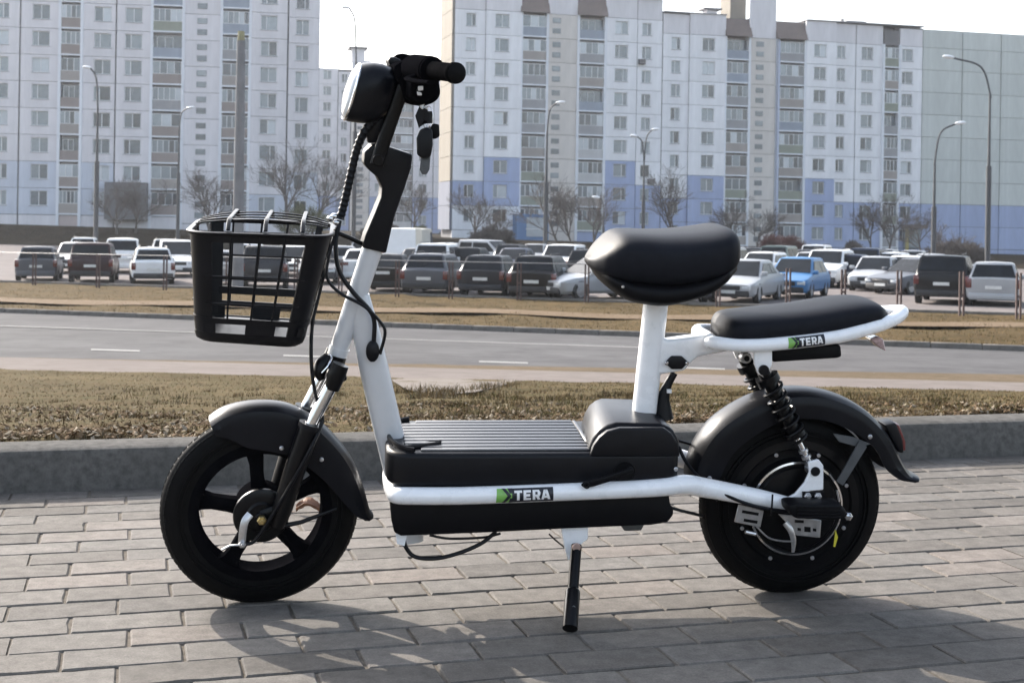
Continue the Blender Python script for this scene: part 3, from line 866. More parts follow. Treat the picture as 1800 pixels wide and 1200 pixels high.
# ================================================================== street lamps and poles
M_lamp = mat("galvanised_pole", (0.06, 0.062, 0.068), 0.55, metal=0.3, var=0.1, var_scale=2)
M_pole = mat("concrete_pole", (0.20, 0.20, 0.21), 0.9, var=0.15, var_scale=1.5, bump=0.3, bump_scale=20)
M_head = mat("lamp_head_white", (0.72, 0.74, 0.76), 0.35, var=0.05, var_scale=3)
def lamp(x, ytop, ybase, depth, heads, label, r=0.085, joint=None, base_z=None):
    b = P(x, ybase, depth)
    t = P(x + (ybase - ytop) * 0.0157, ytop, depth)
    root = empty("street_lamp", (b.x, b.y, b.z)); tag(root, label, "street lamp", "street lamps around the car park")
    h = t.z - b.z; j = h * .62
    mb = MB(); mb.tube([(0, 0, -0.3), (0, 0, j)], r * 1.45, 10); mb.build("pole", M_lamp, root)
    mb = MB(); mb.tube([(0, 0, j - .05), (0, 0, h)], [r * .9, r * .62], 8); mb.build("upper_pole", M_lamp, root)
    for dx, dz in heads:       # pixel offsets of the head from the pole top
        s = depth / F
        e = Vector((dx * s, 0.0, -dz * s))
        mid = Vector((e.x * .25, 0, e.z * .75))
        mb = MB(); mb.tube([(0, 0, h - .3), (0, 0, h), tuple(Vector((0, 0, h)) + mid), tuple(Vector((0, 0, h)) + e)], r * .55, 7, smooth=5); arm = mb.build("arm", M_lamp, root)
        d = 1 if dx > 0 else -1
        mb = MB(); c = Vector((0, 0, h)) + e
        mb.rings([[c + Vector((d * .55 * t_, .17 * w_ * cos(a), .10 * w_ * sin(a) + .02 + .05 * t_)) for a in [2 * pi * k / 10 for k in range(10)]] for t_, w_ in ((-.1, .4), (.1, .9), (.5, 1.15), (.9, .9), (1.05, .3))])
        mb.build("lamp_head", M_head, root)
    return root
lamp(168, 190, 437, 100, [(-14, -70)], "tall street lamp at the far left, its head leaning left", .12)
lamp(312, 230, 425, 112, [(14, -40)], "street lamp left of the basket in front of the grey block, head to the right", .10)
lamp(621, 110, 430, 92, [(-13, -95)], "street lamp behind the headlight, its arm standing against the white sky", .11)
lamp(958, 235, 462, 90, [(16, -54)], "street lamp in front of the beige stairwell right of the handlebar", .11)
lamp(1130, 290, 430, 110, [(13, -62), (-13, -50)], "street lamp with two heads above the saddle's front", .10)
lamp(1060, 372, 440, 105, [(-8, -24)], "short park lamp left of the saddle", .07)
lamp(1640, 285, 492, 78, [(36, -68)], "street lamp at the right with its arm curving to the right", .10)
# lamp outside the frame at the right whose head reaches in
lamp(1735, 165, 500, 74, [(-66, -62)], "street lamp at the right edge whose head reaches in from the side", .10)
# thick concrete pole in front of the car park
b = on_strip(B5, B6, 417, 512); root = empty("concrete_pole", b); tag(root, "thick round concrete pole behind the basket, rising past the left block", "pole")
t = P(424, 72, b.y); h = t.z - b.z
mb = MB(); mb.tube([(0, 0, -0.4), (0, 0, h)], [0.235, 0.155], 20); mb.build("shaft", M_pole, root)
mb = MB(); mb.tube([(0, 0, h - 0.9), (0, 0, h + 0.35)], [0.16, 0.13], 16); mb.build("pole_top", mat("weathered_top", (0.30, 0.28, 0.17), .9, var=.2, var_scale=3), root)

# ================================================================== bare trees and bushes
M_bark = mat("bark", (0.10, 0.086, 0.078), 0.9, var=0.2, var_scale=3)
M_twig = mat("twigs", (0.115, 0.098, 0.09), 0.9, var=0.25, var_scale=2)
M_redtwig = mat("red_twigs", (0.085, 0.028, 0.03), 0.9, var=0.25, var_scale=2)
M_greentwig = mat("budding_twigs", (0.10, 0.105, 0.045), 0.9, var=0.25, var_scale=2)
def bare_tree(x, ybase, ytop, depth, label, spread=0.36, seed=0, twig=None, stems=1, kind="bare_tree", cat="tree", group="bare trees in front of the blocks", dens=1.0):
    rnd = random.Random(seed * 13 + 5)
    b = P(x, ybase, depth); H = 1.22 * (ybase - ytop) * depth / F
    root = empty(kind, b); tag(root, label, cat, group)
    tr = MB(); tw = MB()
    def grow(p, d, L_, r, lev):
        n = 3 if lev < 2 else 2
        pts = [p]
        dd = d.copy()
        for i in range(n):
            dd = (dd + Vector((rnd.gauss(0, .10), rnd.gauss(0, .10), .06 if lev else 0))).normalized()
            pts.append(pts[-1] + dd * (L_ / n))
        (tr if lev == 0 else tw).tube(pts, [r * (1 - .45 * i / n) for i in range(n + 1)], 5 if lev < 2 else 3, cap=False)
        if lev >= (5 if stems == 1 else 4): return
        kids = [6, 5, 4, 3, 3][lev]
        kids = max(2, int(kids * dens + rnd.random()))
        for k in range(kids):
            t_ = rnd.uniform(.35, 1.0) if lev else rnd.uniform(.3, 1.0)
            i = min(n - 1, int(t_ * n)); q = pts[i].lerp(pts[i + 1], t_ * n - i)
            az = rnd.uniform(0, 2 * pi); tilt = rnd.uniform(.3, .8) if lev else rnd.uniform(spread, spread * 2.2)
            o = dd.orthogonal().normalized(); o.rotate(Matrix.Rotation(az, 3, dd))
            nd = (dd * cos(tilt) + o * sin(tilt)); nd.z = max(nd.z, .05); nd.normalize()
            grow(q, nd, L_ * rnd.uniform(.55, .8), max(.011, r * rnd.uniform(.42, .6)), lev + 1)
    for s_ in range(stems):
        d = Vector((rnd.gauss(0, .12 + .25 * (stems > 1)), rnd.gauss(0, .12 + .2 * (stems > 1)), 1)).normalized()
        grow(Vector((rnd.gauss(0, .15) * (stems > 1), rnd.gauss(0, .15) * (stems > 1), 0)), d, H * (.46 if stems == 1 else .42), (0.06 + H * .011) if stems == 1 else .045, 0)
    tr.build("trunk", M_bark, root, 0); tw.build("crown", twig or M_twig, root, 0)
    return root
TREES = [
 (372, 428, 318, 118, "bare tree just right of the basket's top, before the left block's stairs", .3),
 (205, 412, 330, 122, "bare tree before the dark shop annex at the far left", .5),
 (238, 410, 322, 124, "bare tree at the right end of the dark shop annex", .5),
 (508, 425, 285, 120, "tall bare tree by the right end of the left block", .3),
 (545, 425, 300, 126, "bare tree touching the left block's right corner", .35),
 (725, 418, 335, 150, "bare tree under the keys in the gap between the blocks", .5),
 (836, 430, 345, 138, "bare tree at the left end of the right block", .4),
 (872, 428, 372, 140, "low bare tree left of the blue entrance annex", .6),
 (985, 448, 335, 132, "bare tree right of the blue entrance annex", .35),
 (1008, 448, 352, 135, "slim bare tree under the right block's first stairwell", .3),
 (1045, 446, 350, 130, "bare tree at the saddle's front edge", .45),
 (1188, 440, 318, 138, "bare tree above the middle of the saddle", .35),
 (1292, 448, 352, 136, "bare tree at the rear end of the saddle", .4),
 (1330, 446, 380, 140, "low bare tree behind the blue car", .5),
 (1530, 446, 372, 138, "bare tree right of the blue ground floor windows", .5),
 (1562, 448, 362, 136, "bare tree beside the entrance canopy", .45),
 (1618, 452, 376, 132, "bare tree left of the right-hand lamp post", .5),
 (1668, 470, 398, 118, "dense bare tree at the right edge of the car park", .6),
]
for i, (x, yb, yt, d, lab, sp) in enumerate(TREES):
    bare_tree(x, yb, yt, d, lab, sp, seed=i)
def bush(x, yb, yt, d, lab, seed, twig=None, dens=1.2):
    bare_tree(x, yb, yt, d, lab, .6, seed, twig, stems=6, kind="bush", cat="bush", group="leafless bushes on the bank", dens=dens)
bush(1372, 458, 412, 112, "dark red leafless bush on the bank behind the blue car", 41, M_redtwig, 1.4)
bush(1400, 458, 425, 112, "low dark bush right of the red bush", 42)
bush(862, 436, 400, 132, "dense brown bush before the blue entrance annex", 43, dens=1.5)
bush(890, 436, 404, 132, "brown bush touching the annex wall", 44, dens=1.4)
bush(838, 436, 410, 132, "small bush at the corner of the right block", 45)
bush(1500, 452, 425, 125, "dark low bush under the right block's blue windows", 46, dens=1.5)
bush(1660, 480, 430, 105, "wide dark bush behind the black car at the right edge", 47, dens=1.6)
bush(1690, 480, 425, 104, "wide dark bush outside the right edge lamp", 48, dens=1.6)
bush(690, 420, 395, 150, "brown hedge bush in the gap above the white box van", 49, dens=1.4)
bush(650, 424, 398, 150, "brown hedge bush left of the white box van", 50, dens=1.4)
bush(738, 420, 398, 150, "yellowish bush right of the white box van", 51, M_greentwig, 1.4)
bush(530, 425, 360, 122, "greenish bush by the left block's corner", 52, M_greentwig, 1.2)
# ================================================================== parked cars
rc = random.Random(21)
C_glass = mat("car_glass", (0.012, 0.015, 0.019), 0.25, spec=0.13, var=0.3, var_scale=2)
C_glass_dark = mat("car_glass_dark", (0.008, 0.009, 0.011), 0.1, coat=0.6, var=0.3, var_scale=2)
C_tyre = mat("car_tyre", (0.015, 0.015, 0.015), 0.8, var=0.2, var_scale=6)
C_rim = mat("alloy_rim", (0.45, 0.45, 0.46), 0.35, metal=0.8, var=0.1, var_scale=8)
C_trim_shade = mat("car_trim_and_shade", (0.018, 0.018, 0.02), 0.55, var=0.2, var_scale=6)
C_tail = mat("tail_light_red", (0.10, 0.014, 0.014), 0.2, coat=0.8, var=0.15, var_scale=12)
C_head = mat("headlight_clear", (0.55, 0.58, 0.6), 0.1, coat=1.0, var=0.2, var_scale=12)
C_plate = mat("number_plate", (0.62, 0.62, 0.6), 0.5, var=0.1, var_scale=15)
def paint(name, c, metal=0.0): return mat("car_paint_" + name, c, 0.36, metal=metal, spec=0.3, coat=0.06, var=0.05, var_scale=2, rough_var=0.05)
CP = {"white": paint("white", (0.72, 0.73, 0.74)), "silver": paint("silver", (0.36, 0.37, 0.385), .15), "grey": paint("grey", (0.09, 0.096, 0.11)),
      "graphite": paint("graphite", (0.022, 0.024, 0.031)), "black": paint("black", (0.008, 0.008, 0.0095)), "maroon": paint("maroon", (0.028, 0.011, 0.014)),
      "blue": paint("blue", (0.05, 0.17, 0.36)), "navy": paint("navy", (0.02, 0.03, 0.06)), "beige": paint("beige", (0.5, 0.48, 0.42)), "green": paint("green", (0.12, 0.15, 0.14), .3)}

# side profiles, fractions of length from the rear (0) to the front (1) and of height: (x, z) of hood/roof line
TYPES = {
 # name: L, W, H, [(x, z)] upper outline rear->front, greenhouse (rear base x, rear top x, front top x, front base x), belt z
 "hatch":  (4.1, 1.74, 1.48, 0.04, 0.14, 0.52, 0.73, 0.60, 0.63, 0.55),
 "sedan":  (4.5, 1.76, 1.45, 0.13, 0.27, 0.54, 0.73, 0.64, 0.65, 0.54),
 "estate": (4.6, 1.77, 1.50, 0.02, 0.10, 0.55, 0.74, 0.60, 0.64, 0.55),
 "suv":    (4.5, 1.84, 1.68, 0.02, 0.09, 0.56, 0.74, 0.60, 0.66, 0.58),
 "mpv":    (4.5, 1.82, 1.70, 0.02, 0.08, 0.60, 0.84, 0.56, 0.62, 0.52),
 "van":    (5.2, 1.95, 2.35, 0.005, 0.02, 0.72, 0.86, 0.50, 0.52, 0.46),
}
def car_meshes(ty):
    L_, W, H, rb_, rt, ft, fb, belt, trunk_z, hood_z = TYPES[ty]
    hw = W / 2
    zb = 0.22 if ty != "suv" else 0.28
    zbelt = belt * H
    # stations: x fraction, top z, top half width factor, body half width factor
    sta = []
    def top(xf):
        if xf < rb_: return trunk_z * H
        if xf < rt: return lerp(max(zbelt, trunk_z * H), H * .985, (xf - rb_) / (rt - rb_))
        if xf <= ft: 
            t = (xf - rt) / (ft - rt); return H * (.985 + .015 * sin(pi * t))
        if xf < fb: return lerp(H * .985, hood_z * H + .06, (xf - ft) / (fb - ft))
        t = (xf - fb) / (1 - fb); return lerp(hood_z * H + .06, hood_z * H - 0.14, t ** 1.7)
    xs = sorted(set([0.0, 0.012, 0.04, rb_ + .001, (rb_ + rt) / 2, rt, (rt + ft) / 2, ft, (ft + fb) / 2, fb, (fb + 1) / 2, 0.93, 0.975, 1.0]))
    body = MB(); rings = []
    for xf in xs:
        x = (xf - .5) * L_
        e = 1.0
        if xf > .93: e = 1 - ((xf - .93) / .07) ** 2 * .16
        if xf < .04: e = 1 - ((.04 - xf) / .04) ** 2 * .10
        zt = top(xf); green = zt > zbelt + .05
        if xf in (0.0,): zt = min(zt, trunk_z * H if rb_ > .03 else zbelt)
        wroof = hw * e * (.72 if ty not in ("van", "mpv", "suv") else .80 if ty != "van" else .9)
        k = max(0, min(1, (zt - zbelt) / (H - zbelt)))
        wt = lerp(hw * e * .9, wroof, k)
        zlow = zb + (.08 if xf in (0.0, 1.0) else 0)
        zs = zbelt if zt > zbelt else zt - .03
        ring = [(0, zlow), (hw * e * .86, zlow), (hw * e * .97, zlow + .1), (hw * e, .55 * zbelt + .1), (hw * e * .985, zs * .9), (hw * e * .94, zs), (wt, max(zs + .01, zt - .05)), (wt * .88, zt - .01), (0, zt + .01)]
        full = ring + [(-y, z) for y, z in reversed(ring[1:-1])]
        rings.append([Vector((x, y, z)) for y, z in full])
    body.rings(rings)
    m = {"body": body.mesh("body", 35)}
    # windows: patches set a little outside the greenhouse
    def quad(name, pts, th=0.012):
        mb = MB(); n = (Vector(pts[1]) - Vector(pts[0])).cross(Vector(pts[3]) - Vector(pts[0])).normalized()
        a = [Vector(p) + n * th for p in pts]; b_ = [Vector(p) - n * .03 for p in pts]
        mb.rings([b_, a]); m[name] = mb.mesh(name, 0)
    kk = lambda w: w
    wroof = hw * (.72 if ty not in ("van", "mpv", "suv") else .80 if ty != "van" else .9)
    X = lambda f: (f - .5) * L_
    zr0 = max(zbelt, trunk_z * H)
    if ty != "van":
        t0, t1 = .10, .86
        quad("rear_window", [(X(lerp(rb_, rt, t0)), hw * .80, lerp(zr0, H * .985, t0)), (X(lerp(rb_, rt, t0)), -hw * .80, lerp(zr0, H * .985, t0)), (X(lerp(rb_, rt, t1)), -wroof * .9, lerp(zr0, H * .985, t1)), (X(lerp(rb_, rt, t1)), wroof * .9, lerp(zr0, H * .985, t1))])
    t0, t1 = .90, .08
    quad("windscreen", [(X(lerp(ft, fb, t0)), -hw * .80, lerp(H * .985, hood_z * H + .06, t0)), (X(lerp(ft, fb, t0)), hw * .80, lerp(H * .985, hood_z * H + .06, t0)), (X(lerp(ft, fb, t1)), wroof * .9, lerp(H * .985, hood_z * H + .06, t1)), (X(lerp(ft, fb, t1)), -wroof * .9, lerp(H * .985, hood_z * H + .06, t1))])
    # side windows on the sloping greenhouse side
    mid = (rt + ft) / 2
    def sw(nm, f0, f1, f2, f3):
        y0, z0 = hw * .94 - .01, zbelt + .03
        y1, z1 = lerp(hw * .94, wroof, .82) , lerp(zbelt, H - .05, .82)
        for s_, tg in ((1, "l"), (-1, "r")):
            p = [(X(f0), s_ * y0, z0), (X(f1), s_ * y0, z0), (X(f2), s_ * y1, z1), (X(f3), s_ * y1, z1)]
            if s_ > 0: p = p[::-1]
            quad(nm + tg, p)
    fr0 = lerp(rb_, rt, .6) + .03; 
    if ty != "van": sw("side_window_rear_", fr0, mid - .01, mid - .01, rt + .035)
    sw("side_window_front_", mid + .01 if ty != "van" else .60, lerp(ft, fb, .72), ft + .01, mid + .01 if ty != "van" else .60)
    # bumpers, lights, plates
    mb = MB(); mb.box((-L_ / 2 - .03, -hw * .9, zb + .02), (-L_ / 2 + .10, hw * .9, zb + .24)); mb.bevel(.04, 2); m["bumper_r"] = mb.mesh("bumper", 40)
    mb = MB(); mb.box((L_ / 2 - .10, -hw * .82, zb + .0), (L_ / 2 + .03, hw * .82, zb + .22)); mb.bevel(.04, 2); m["bumper_f"] = mb.mesh("bumper", 40)
    zt_ = trunk_z * H if rb_ > .03 else zbelt
    for s_, tg in ((1, "l"), (-1, "r")):
        tall = ty in ("estate", "suv", "mpv", "van", "hatch")
        mb = MB(); y0, y1 = (s_ * hw * .99, s_ * hw * (.78 if tall else .58))
        mb.box((-L_ / 2 - .012, min(y0, y1) * 1.0, zt_ - (.32 if tall else .20)), (-L_ / 2 + .2, max(y0, y1), zt_ - (.0 if tall else .03))); mb.bevel(.03, 2); m["tail_" + tg] = mb.mesh("tail_light", 40)
        hz = hood_z * H - .16
        mb = MB(); y0, y1 = s_ * hw * .88, s_ * hw * .52
        mb.box((L_ / 2 - .22, min(y0, y1), hz - .16), (L_ / 2 + .004, max(y0, y1), hz + .0)); mb.bevel(.04, 2); m["head_" + tg] = mb.mesh("headlight", 40)
        mb = MB(); mb.box((X(lerp(ft, fb, .8)) - .08, s_ * hw * .9 if s_ > 0 else -hw * 1.13, zbelt - .02), (X(lerp(ft, fb, .8)) + .08, s_ * hw * 1.13 if s_ > 0 else -hw * .9, zbelt + .13)); mb.bevel(.04, 2); m["mirror_" + tg] = mb.mesh("mirror", 40)
    mb = MB(); mb.box((-L_ / 2 - .035, -.26, zt_ - .34 if ty != "sedan" else zt_ - .22), (-L_ / 2 - .008, .26, zt_ - .23 if ty != "sedan" else zt_ - .11)); m["plate_r"] = mb.mesh("number_plate", 0)
    mb = MB(); mb.box((L_ / 2 + .02, -.26, zb + .12), (L_ / 2 + .05, .26, zb + .23)); m["plate_f"] = mb.mesh("number_plate", 0)
    mb = MB(); mb.box((L_ / 2 - .1, -hw * .48, hood_z * H - .34), (L_ / 2 + .012, hw * .48, hood_z * H - .18)); mb.bevel(.02, 1); m["grille"] = mb.mesh("grille", 40)
    r = .31 if ty not in ("suv", "van") else .35
    mb = MB(); A = Matrix.Rotation(pi / 2, 4, 'X')
    mb.lathe([(r * .62, -.09), (r * .95, -.10), (r, -.07), (r, .07), (r * .95, .10), (r * .62, .09)], 20, A); m["tyre"] = mb.mesh("tyre", 40)
    mb = MB(); mb.lathe([(.001, -.085), (r * .6, -.07), (r * .64, -.09), (r * .64, .09), (r * .6, .07), (.001, .085)], 16, A, loop=False); m["rim"] = mb.mesh("rim", 40)
    mb = MB(); mb.lathe([(r * 1.0, -.1), (r * 1.16, -.1), (r * 1.16, .11), (r * 1.0, .11)], 20, A, ang=(-.15, pi + .15)); m["arch"] = mb.mesh("wheel_arch", 40)
    # roof rails
    if ty in ("estate", "suv"):
        for s_, tg in ((1, "l"), (-1, "r")):
            mb = MB(); mb.tube([(X(rt + .02), s_ * wroof * .86, H - .0), (X(rt + .06), s_ * wroof * .86, H + .05), (X(ft - .04), s_ * wroof * .86, H + .05), (X(ft), s_ * wroof * .86, H - .0)], .016, 6); m["rail_" + tg] = mb.mesh("roof_rail", 40)
    m["_dim"] = (L_, W, H, r)
    return m
CAR_CACHE = {}
def car(x, depth, ty, col, away, label, dyaw=0.0, base=None, lod=0):
    if ty not in CAR_CACHE: CAR_CACHE[ty] = car_meshes(ty)
    m = CAR_CACHE[ty]; L_, W, H, r = m["_dim"]
    # stands on the car park: find the ground at this column and depth
    a, b_ = B5.at(x), B6.at(x)
    t = (depth - a.y) / (b_.y - a.y); g = a + (b_ - a) * t
    hd = [(0, -16), (166, -13), (266, -17), (466, -9), (640, -3), (768, 9), (866, 12), (955, 12), (1100, 20), (1310, 25), (1560, 25), (1800, 20)]
    th = 20.0
    for (xa, ta), (xb, tb) in zip(hd[:-1], hd[1:]):
        if xa <= x <= xb: th = ta + (tb - ta) * (x - xa) / (xb - xa)
    yaw = radians(90 - th) + dyaw if away else radians(-90 - th) + dyaw
    root = empty("parked_car" if ty != "van" else "parked_van", (g.x, g.y, g.z)); root.rotation_euler = (0, 0, yaw)
    tag(root, label, "car" if ty != "van" else "van", "vehicles in the car park")
    pm = CP[col]; I = Matrix.Identity(4)
    obj_from(m["body"], "body", pm, root, I)
    for k in ("rear_window", "windscreen"):
        if k in m: obj_from(m[k], k, C_glass, root, I)
    for k in m:
        if k.startswith("side_window"): obj_from(m[k], "side_window", C_glass, root, I)
        if k.startswith("bumper"): obj_from(m[k], "bumper", C_trim_shade if (k == "bumper_f" or ty in ("estate", "suv", "van")) else pm, root, I)  # every front bumper gets the dark trim colour, painting the shade on car fronts
        if k.startswith("tail_"): obj_from(m[k], "tail_light", C_tail, root, I)
        if k.startswith("head_"): obj_from(m[k], "headlight", C_head, root, I)
        if k.startswith("mirror_"): obj_from(m[k], "mirror", pm, root, I)
        if k.startswith("plate_"): obj_from(m[k], "number_plate", C_plate, root, I)
        if k.startswith("rail_"): obj_from(m[k], "roof_rail", C_trim_shade, root, I)
    obj_from(m["grille"], "grille", C_trim_shade, root, I)
    for sx, sy in ((.31, 1), (.31, -1), (-.30, 1), (-.30, -1)):
        M = Matrix.Translation(Vector((sx * L_, sy * (W / 2 - .105), r)))
        w = obj_from(m["tyre"], "wheel", C_tyre, root, M)
        obj_from(m["rim"], "rim", C_rim, w, I)
        obj_from(m["arch"], "wheel_arch", C_trim_shade, root, Matrix.Translation(Vector((sx * L_, sy * (W / 2 - .105), r))))
    return root

# first row along the kerb (depths are car centres)
car(166, 57.5, "suv", "maroon", True, "dark maroon off-roader seen from behind in the front row, left of the white estate car")
car(266, 57.0, "estate", "white", True, "white estate car seen from behind, between the maroon off-roader and the basket")
car(385, 55.0, "sedan", "silver", True, "silver saloon seen through the left column of the basket")
car(466, 53.5, "suv", "graphite", True, "dark grey off-roader seen through the middle of the basket")
car(684, 51.0, "sedan", "black", True, "black saloon seen from behind, right of the down tube")
car(768, 50.0, "estate", "grey", True, "grey estate car with sunlit left flank, seen from behind below the white car")
car(866, 49.0, "hatch", "graphite", True, "dark grey hatchback in the front row, third car right of the scooter's down tube")
car(955, 48.0, "estate", "black", True, "black estate car between the grey hatchback and the silver car before the saddle")
car(1050, 47.0, "sedan", "silver", False, "silver saloon whose front wheel shows left of the saddle", dyaw=radians(-38))
car(1178, 46.0, "sedan", "graphite", True, "dark saloon mostly hidden under the saddle", dyaw=radians(30))
car(1310, 46.5, "sedan", "silver", False, "silver saloon facing the road, right of the saddle")
car(1400, 50.0, "hatch", "blue", False, "bright blue hatchback facing the road")
car(1456, 60.0, "suv", "white", False, "white off-roader facing the road, right of the blue hatchback")
car(1500, 61.0, "hatch", "navy", True, "dark navy hatchback right of the white off-roader")
car(1541, 57.0, "sedan", "silver", False, "silver saloon facing the road above the rear cushion's end")
car(1610, 54.0, "sedan", "grey", False, "grey saloon beside the black off-roader at the right", dyaw=radians(-30))
car(1664, 47.0, "suv", "black", True, "black off-roader seen from behind at the right, beyond the rear rack's tip")
car(1748, 46.0, "hatch", "silver", True, "silver hatchback standing farthest right in the front row")
car(70, 58.5, "hatch", "grey", True, "grey hatchback standing farthest left in the front row")
# second and third rows
car(130, 67, "hatch", "silver", False, "silver hatchback facing the road, behind the maroon off-roader")
car(216, 68, "mpv", "white", True, "white people carrier with dark tailgate between the first two cars at the left")
car(309, 64, "mpv", "white", False, "white people carrier facing the road, just left of the basket")
car(520, 66, "sedan", "white", False, "white saloon seen through the right column of the basket")
car(600, 66, "hatch", "silver", True, "silver hatchback between the basket and the down tube")
car(774, 64, "suv", "white", True, "white off-roader standing behind the grey estate car")
car(832, 66, "hatch", "black", True, "black hatchback behind the dark grey hatchback")
car(905, 67, "sedan", "navy", False, "navy saloon with pale roof behind the black estate car")
car(988, 66, "suv", "white", False, "white off-roader behind the black estate car's right corner")
car(1340, 62, "estate", "white", False, "white estate car behind the silver saloon right of the saddle")
car(1374, 76, "mpv", "green", True, "dull green people carrier behind the blue hatchback")
car(1482, 74, "sedan", "white", False, "white saloon behind the white off-roader")
car(1574, 70, "estate", "white", True, "white estate car behind the silver saloon above the cushion's end")
car(1634, 66, "hatch", "silver", False, "silver hatchback behind the grey saloon at the right")
car(1608, 84, "hatch", "silver", True, "small silver hatchback farthest back at the right")
car(1674, 62, "sedan", "white", True, "white saloon behind the black off-roader at the right edge")
car(150, 82, "estate", "white", True, "white estate roof in the back row, far left")
car(218, 84, "hatch", "beige", True, "beige hatchback roof in the back row, left of the basket")
car(290, 80, "estate", "silver", True, "silver estate roof in the back row beside the basket")
car(860, 82, "mpv", "silver", False, "silver people carrier seen from the side in the back row", dyaw=radians(60))
car(940, 86, "sedan", "silver", False, "silver saloon in the back row under the street lamp")
car(1420, 80, "sedan", "graphite", True, "dark saloon in the back row right of the blue hatchback")
car(1010, 84, "hatch", "white", True, "white hatchback in the back row left of the saddle")
car(700, 74, "van", "white", True, "white box van seen from behind, right of the stem cover", dyaw=radians(8))
car(728, 82, "van", "beige", True, "beige van partly hidden by the white box van")

# more cars filling the rows
car(560, 58, "hatch", "graphite", False, "dark hatchback facing the road right behind the basket's edge")
car(638, 60, "sedan", "white", True, "white saloon between the black cable and the silver tube")
car(735, 63, "sedan", "graphite", False, "dark saloon between the black saloon and the grey estate car")
car(905, 78, "estate", "graphite", True, "dark estate car behind the navy saloon")
car(1040, 64, "hatch", "graphite", True, "dark hatchback in the second row left of the saddle")
car(1280, 66, "mpv", "silver", True, "silver people carrier just right of the saddle in the second row")
car(1425, 66, "hatch", "silver", False, "silver hatchback between the blue and the white off-roader")
car(1530, 70, "mpv", "navy", True, "navy people carrier behind the silver saloon above the cushion's end")
car(1590, 58, "hatch", "white", False, "white hatchback between the silver and the grey saloon at the right")
car(1440, 90, "suv", "white", True, "white off-roader in the back row near the red bush")
car(1330, 88, "sedan", "graphite", True, "dark saloon in the back row behind the white estate car")
car(1560, 88, "estate", "silver", True, "silver estate car in the back row above the rear rack")
car(1500, 86, "sedan", "white", False, "white saloon in the back row above the rear cushion")
car(640, 84, "hatch", "silver", True, "silver hatchback in the back row left of the stem cover")
car(790, 84, "sedan", "white", True, "white saloon in the back row under the right block's sunny end")
car(340, 72, "estate", "black", True, "black estate car seen through the basket's left edge")
car(440, 70, "hatch", "white", True, "white hatchback in the second row seen through the basket")

# ------------------------------------------------------------------ low fence along the car park
M_post = mat("rusty_post", (0.075, 0.045, 0.04), 0.7, var=0.25, var_scale=5)
M_rail = mat("grey_rail", (0.22, 0.22, 0.23), 0.5, metal=0.4, var=0.15, var_scale=5)
FN = empty("low_fence", on_strip(_b4up, B5, 900, 527)); tag(FN, "low rusty post and rail fence along the car park edge", "fence")
posts = [-60, 60, 172, 290, 400, 520, 598, 698, 792, 912, 1031, 1145, 1262, 1385, 1482, 1580, 1690, 1790]
org = FN.location.copy(); tops = []
for x in posts:
    yb = project(B5.at(x))[1] + 4
    p = on_strip(_b4up, B5, x, yb); h = 1.28
    for dx in (-.055, .055):
        mb = MB(); mb.box((dx - .026, -.026, -.15), (dx + .026, .026, h), Matrix.Translation(p - org)); mb.build("post", M_post, FN, 0)
    mb = MB(); mb.box((-.03, -.03, h * .45), (.03, .03, h * .5), Matrix.Translation(p - org)); mb.build("post_tie", M_post, FN, 0)
    tops.append(p - org)
for a, b_ in list(zip(tops[:-1], tops[1:]))[:10]:
    for hh in (1.28,):
        mb = MB(); mb.tube([a + Vector((0, 0, hh)), b_ + Vector((0, 0, hh))], .014, 6); mb.build("rail", M_rail, FN)
# ================================================================== dry grass, leaves and litter
rv = random.Random(77)
import array
class Soup:
    def __init__(s): s.v = []; s.f = []; s.m = []
    def tri(s, a, b, c, m): 
        k = len(s.v); s.v += [a, b, c]; s.f.append((k, k + 1, k + 2)); s.m.append(m)
    def quad(s, a, b, c, d, m):
        k = len(s.v); s.v += [a, b, c, d]; s.f.append((k, k + 1, k + 2, k + 3)); s.m.append(m)
    def build(s, name, mats, label):
        me = bpy.data.meshes.new(name); me.from_pydata(s.v, [], s.f)
        for m in mats: me.materials.append(m)
        me.polygons.foreach_set("material_index", s.m)
        o = bpy.data.objects.new(name, me); COL.objects.link(o)
        tag(o, label, "grass", kind="stuff"); return o
GM = [mat("straw_blade", (0.155, 0.109, 0.055), 0.9, spec=0.04, var=0.3, var_scale=1.5), mat("olive_blade", (0.085, 0.078, 0.03), 0.9, spec=0.04, var=0.3, var_scale=1.5),
      mat("brown_blade", (0.092, 0.064, 0.034), 0.9, spec=0.04, var=0.3, var_scale=1.5), mat("grey_blade", (0.14, 0.115, 0.078), 0.9, spec=0.04, var=0.25, var_scale=1.5),
      mat("dry_leaf_litter", (0.13, 0.088, 0.054), 0.9, spec=0.05, var=0.35, var_scale=9), mat("pale_leaf_litter", (0.24, 0.20, 0.15), 0.9, spec=0.05, var=0.2, var_scale=9)]
k0 = KERB.a; kd = KERB.d.normalized()
VA0, VA1 = st(-30, T0 + KW, KH - 0.015), st(24, T0 + KW, KH - 0.015)
VB0, VB1 = B1.ends(30, 24)
def verge_pt(x, v):
    """point on the verge along image column x, v 0 (kerb) .. 1 (footpath)"""
    a, b = KERB.at(x), B1.at(x)
    return a + (b - a) * v
AP = [Vector(p[:2]) for p in vs_apron] if 'vs_apron' in globals() else None
def in_poly(p, poly):
    c = False; j = len(poly) - 1
    for i in range(len(poly)):
        if (poly[i].y > p.y) != (poly[j].y > p.y) and p.x < (poly[j].x - poly[i].x) * (p.y - poly[i].y) / (poly[j].y - poly[i].y) + poly[i].x: c = not c
        j = i
    return c
ground = bpy.data.objects["verge"]
from mathutils.bvhtree import BVHTree
_vm = ground.data
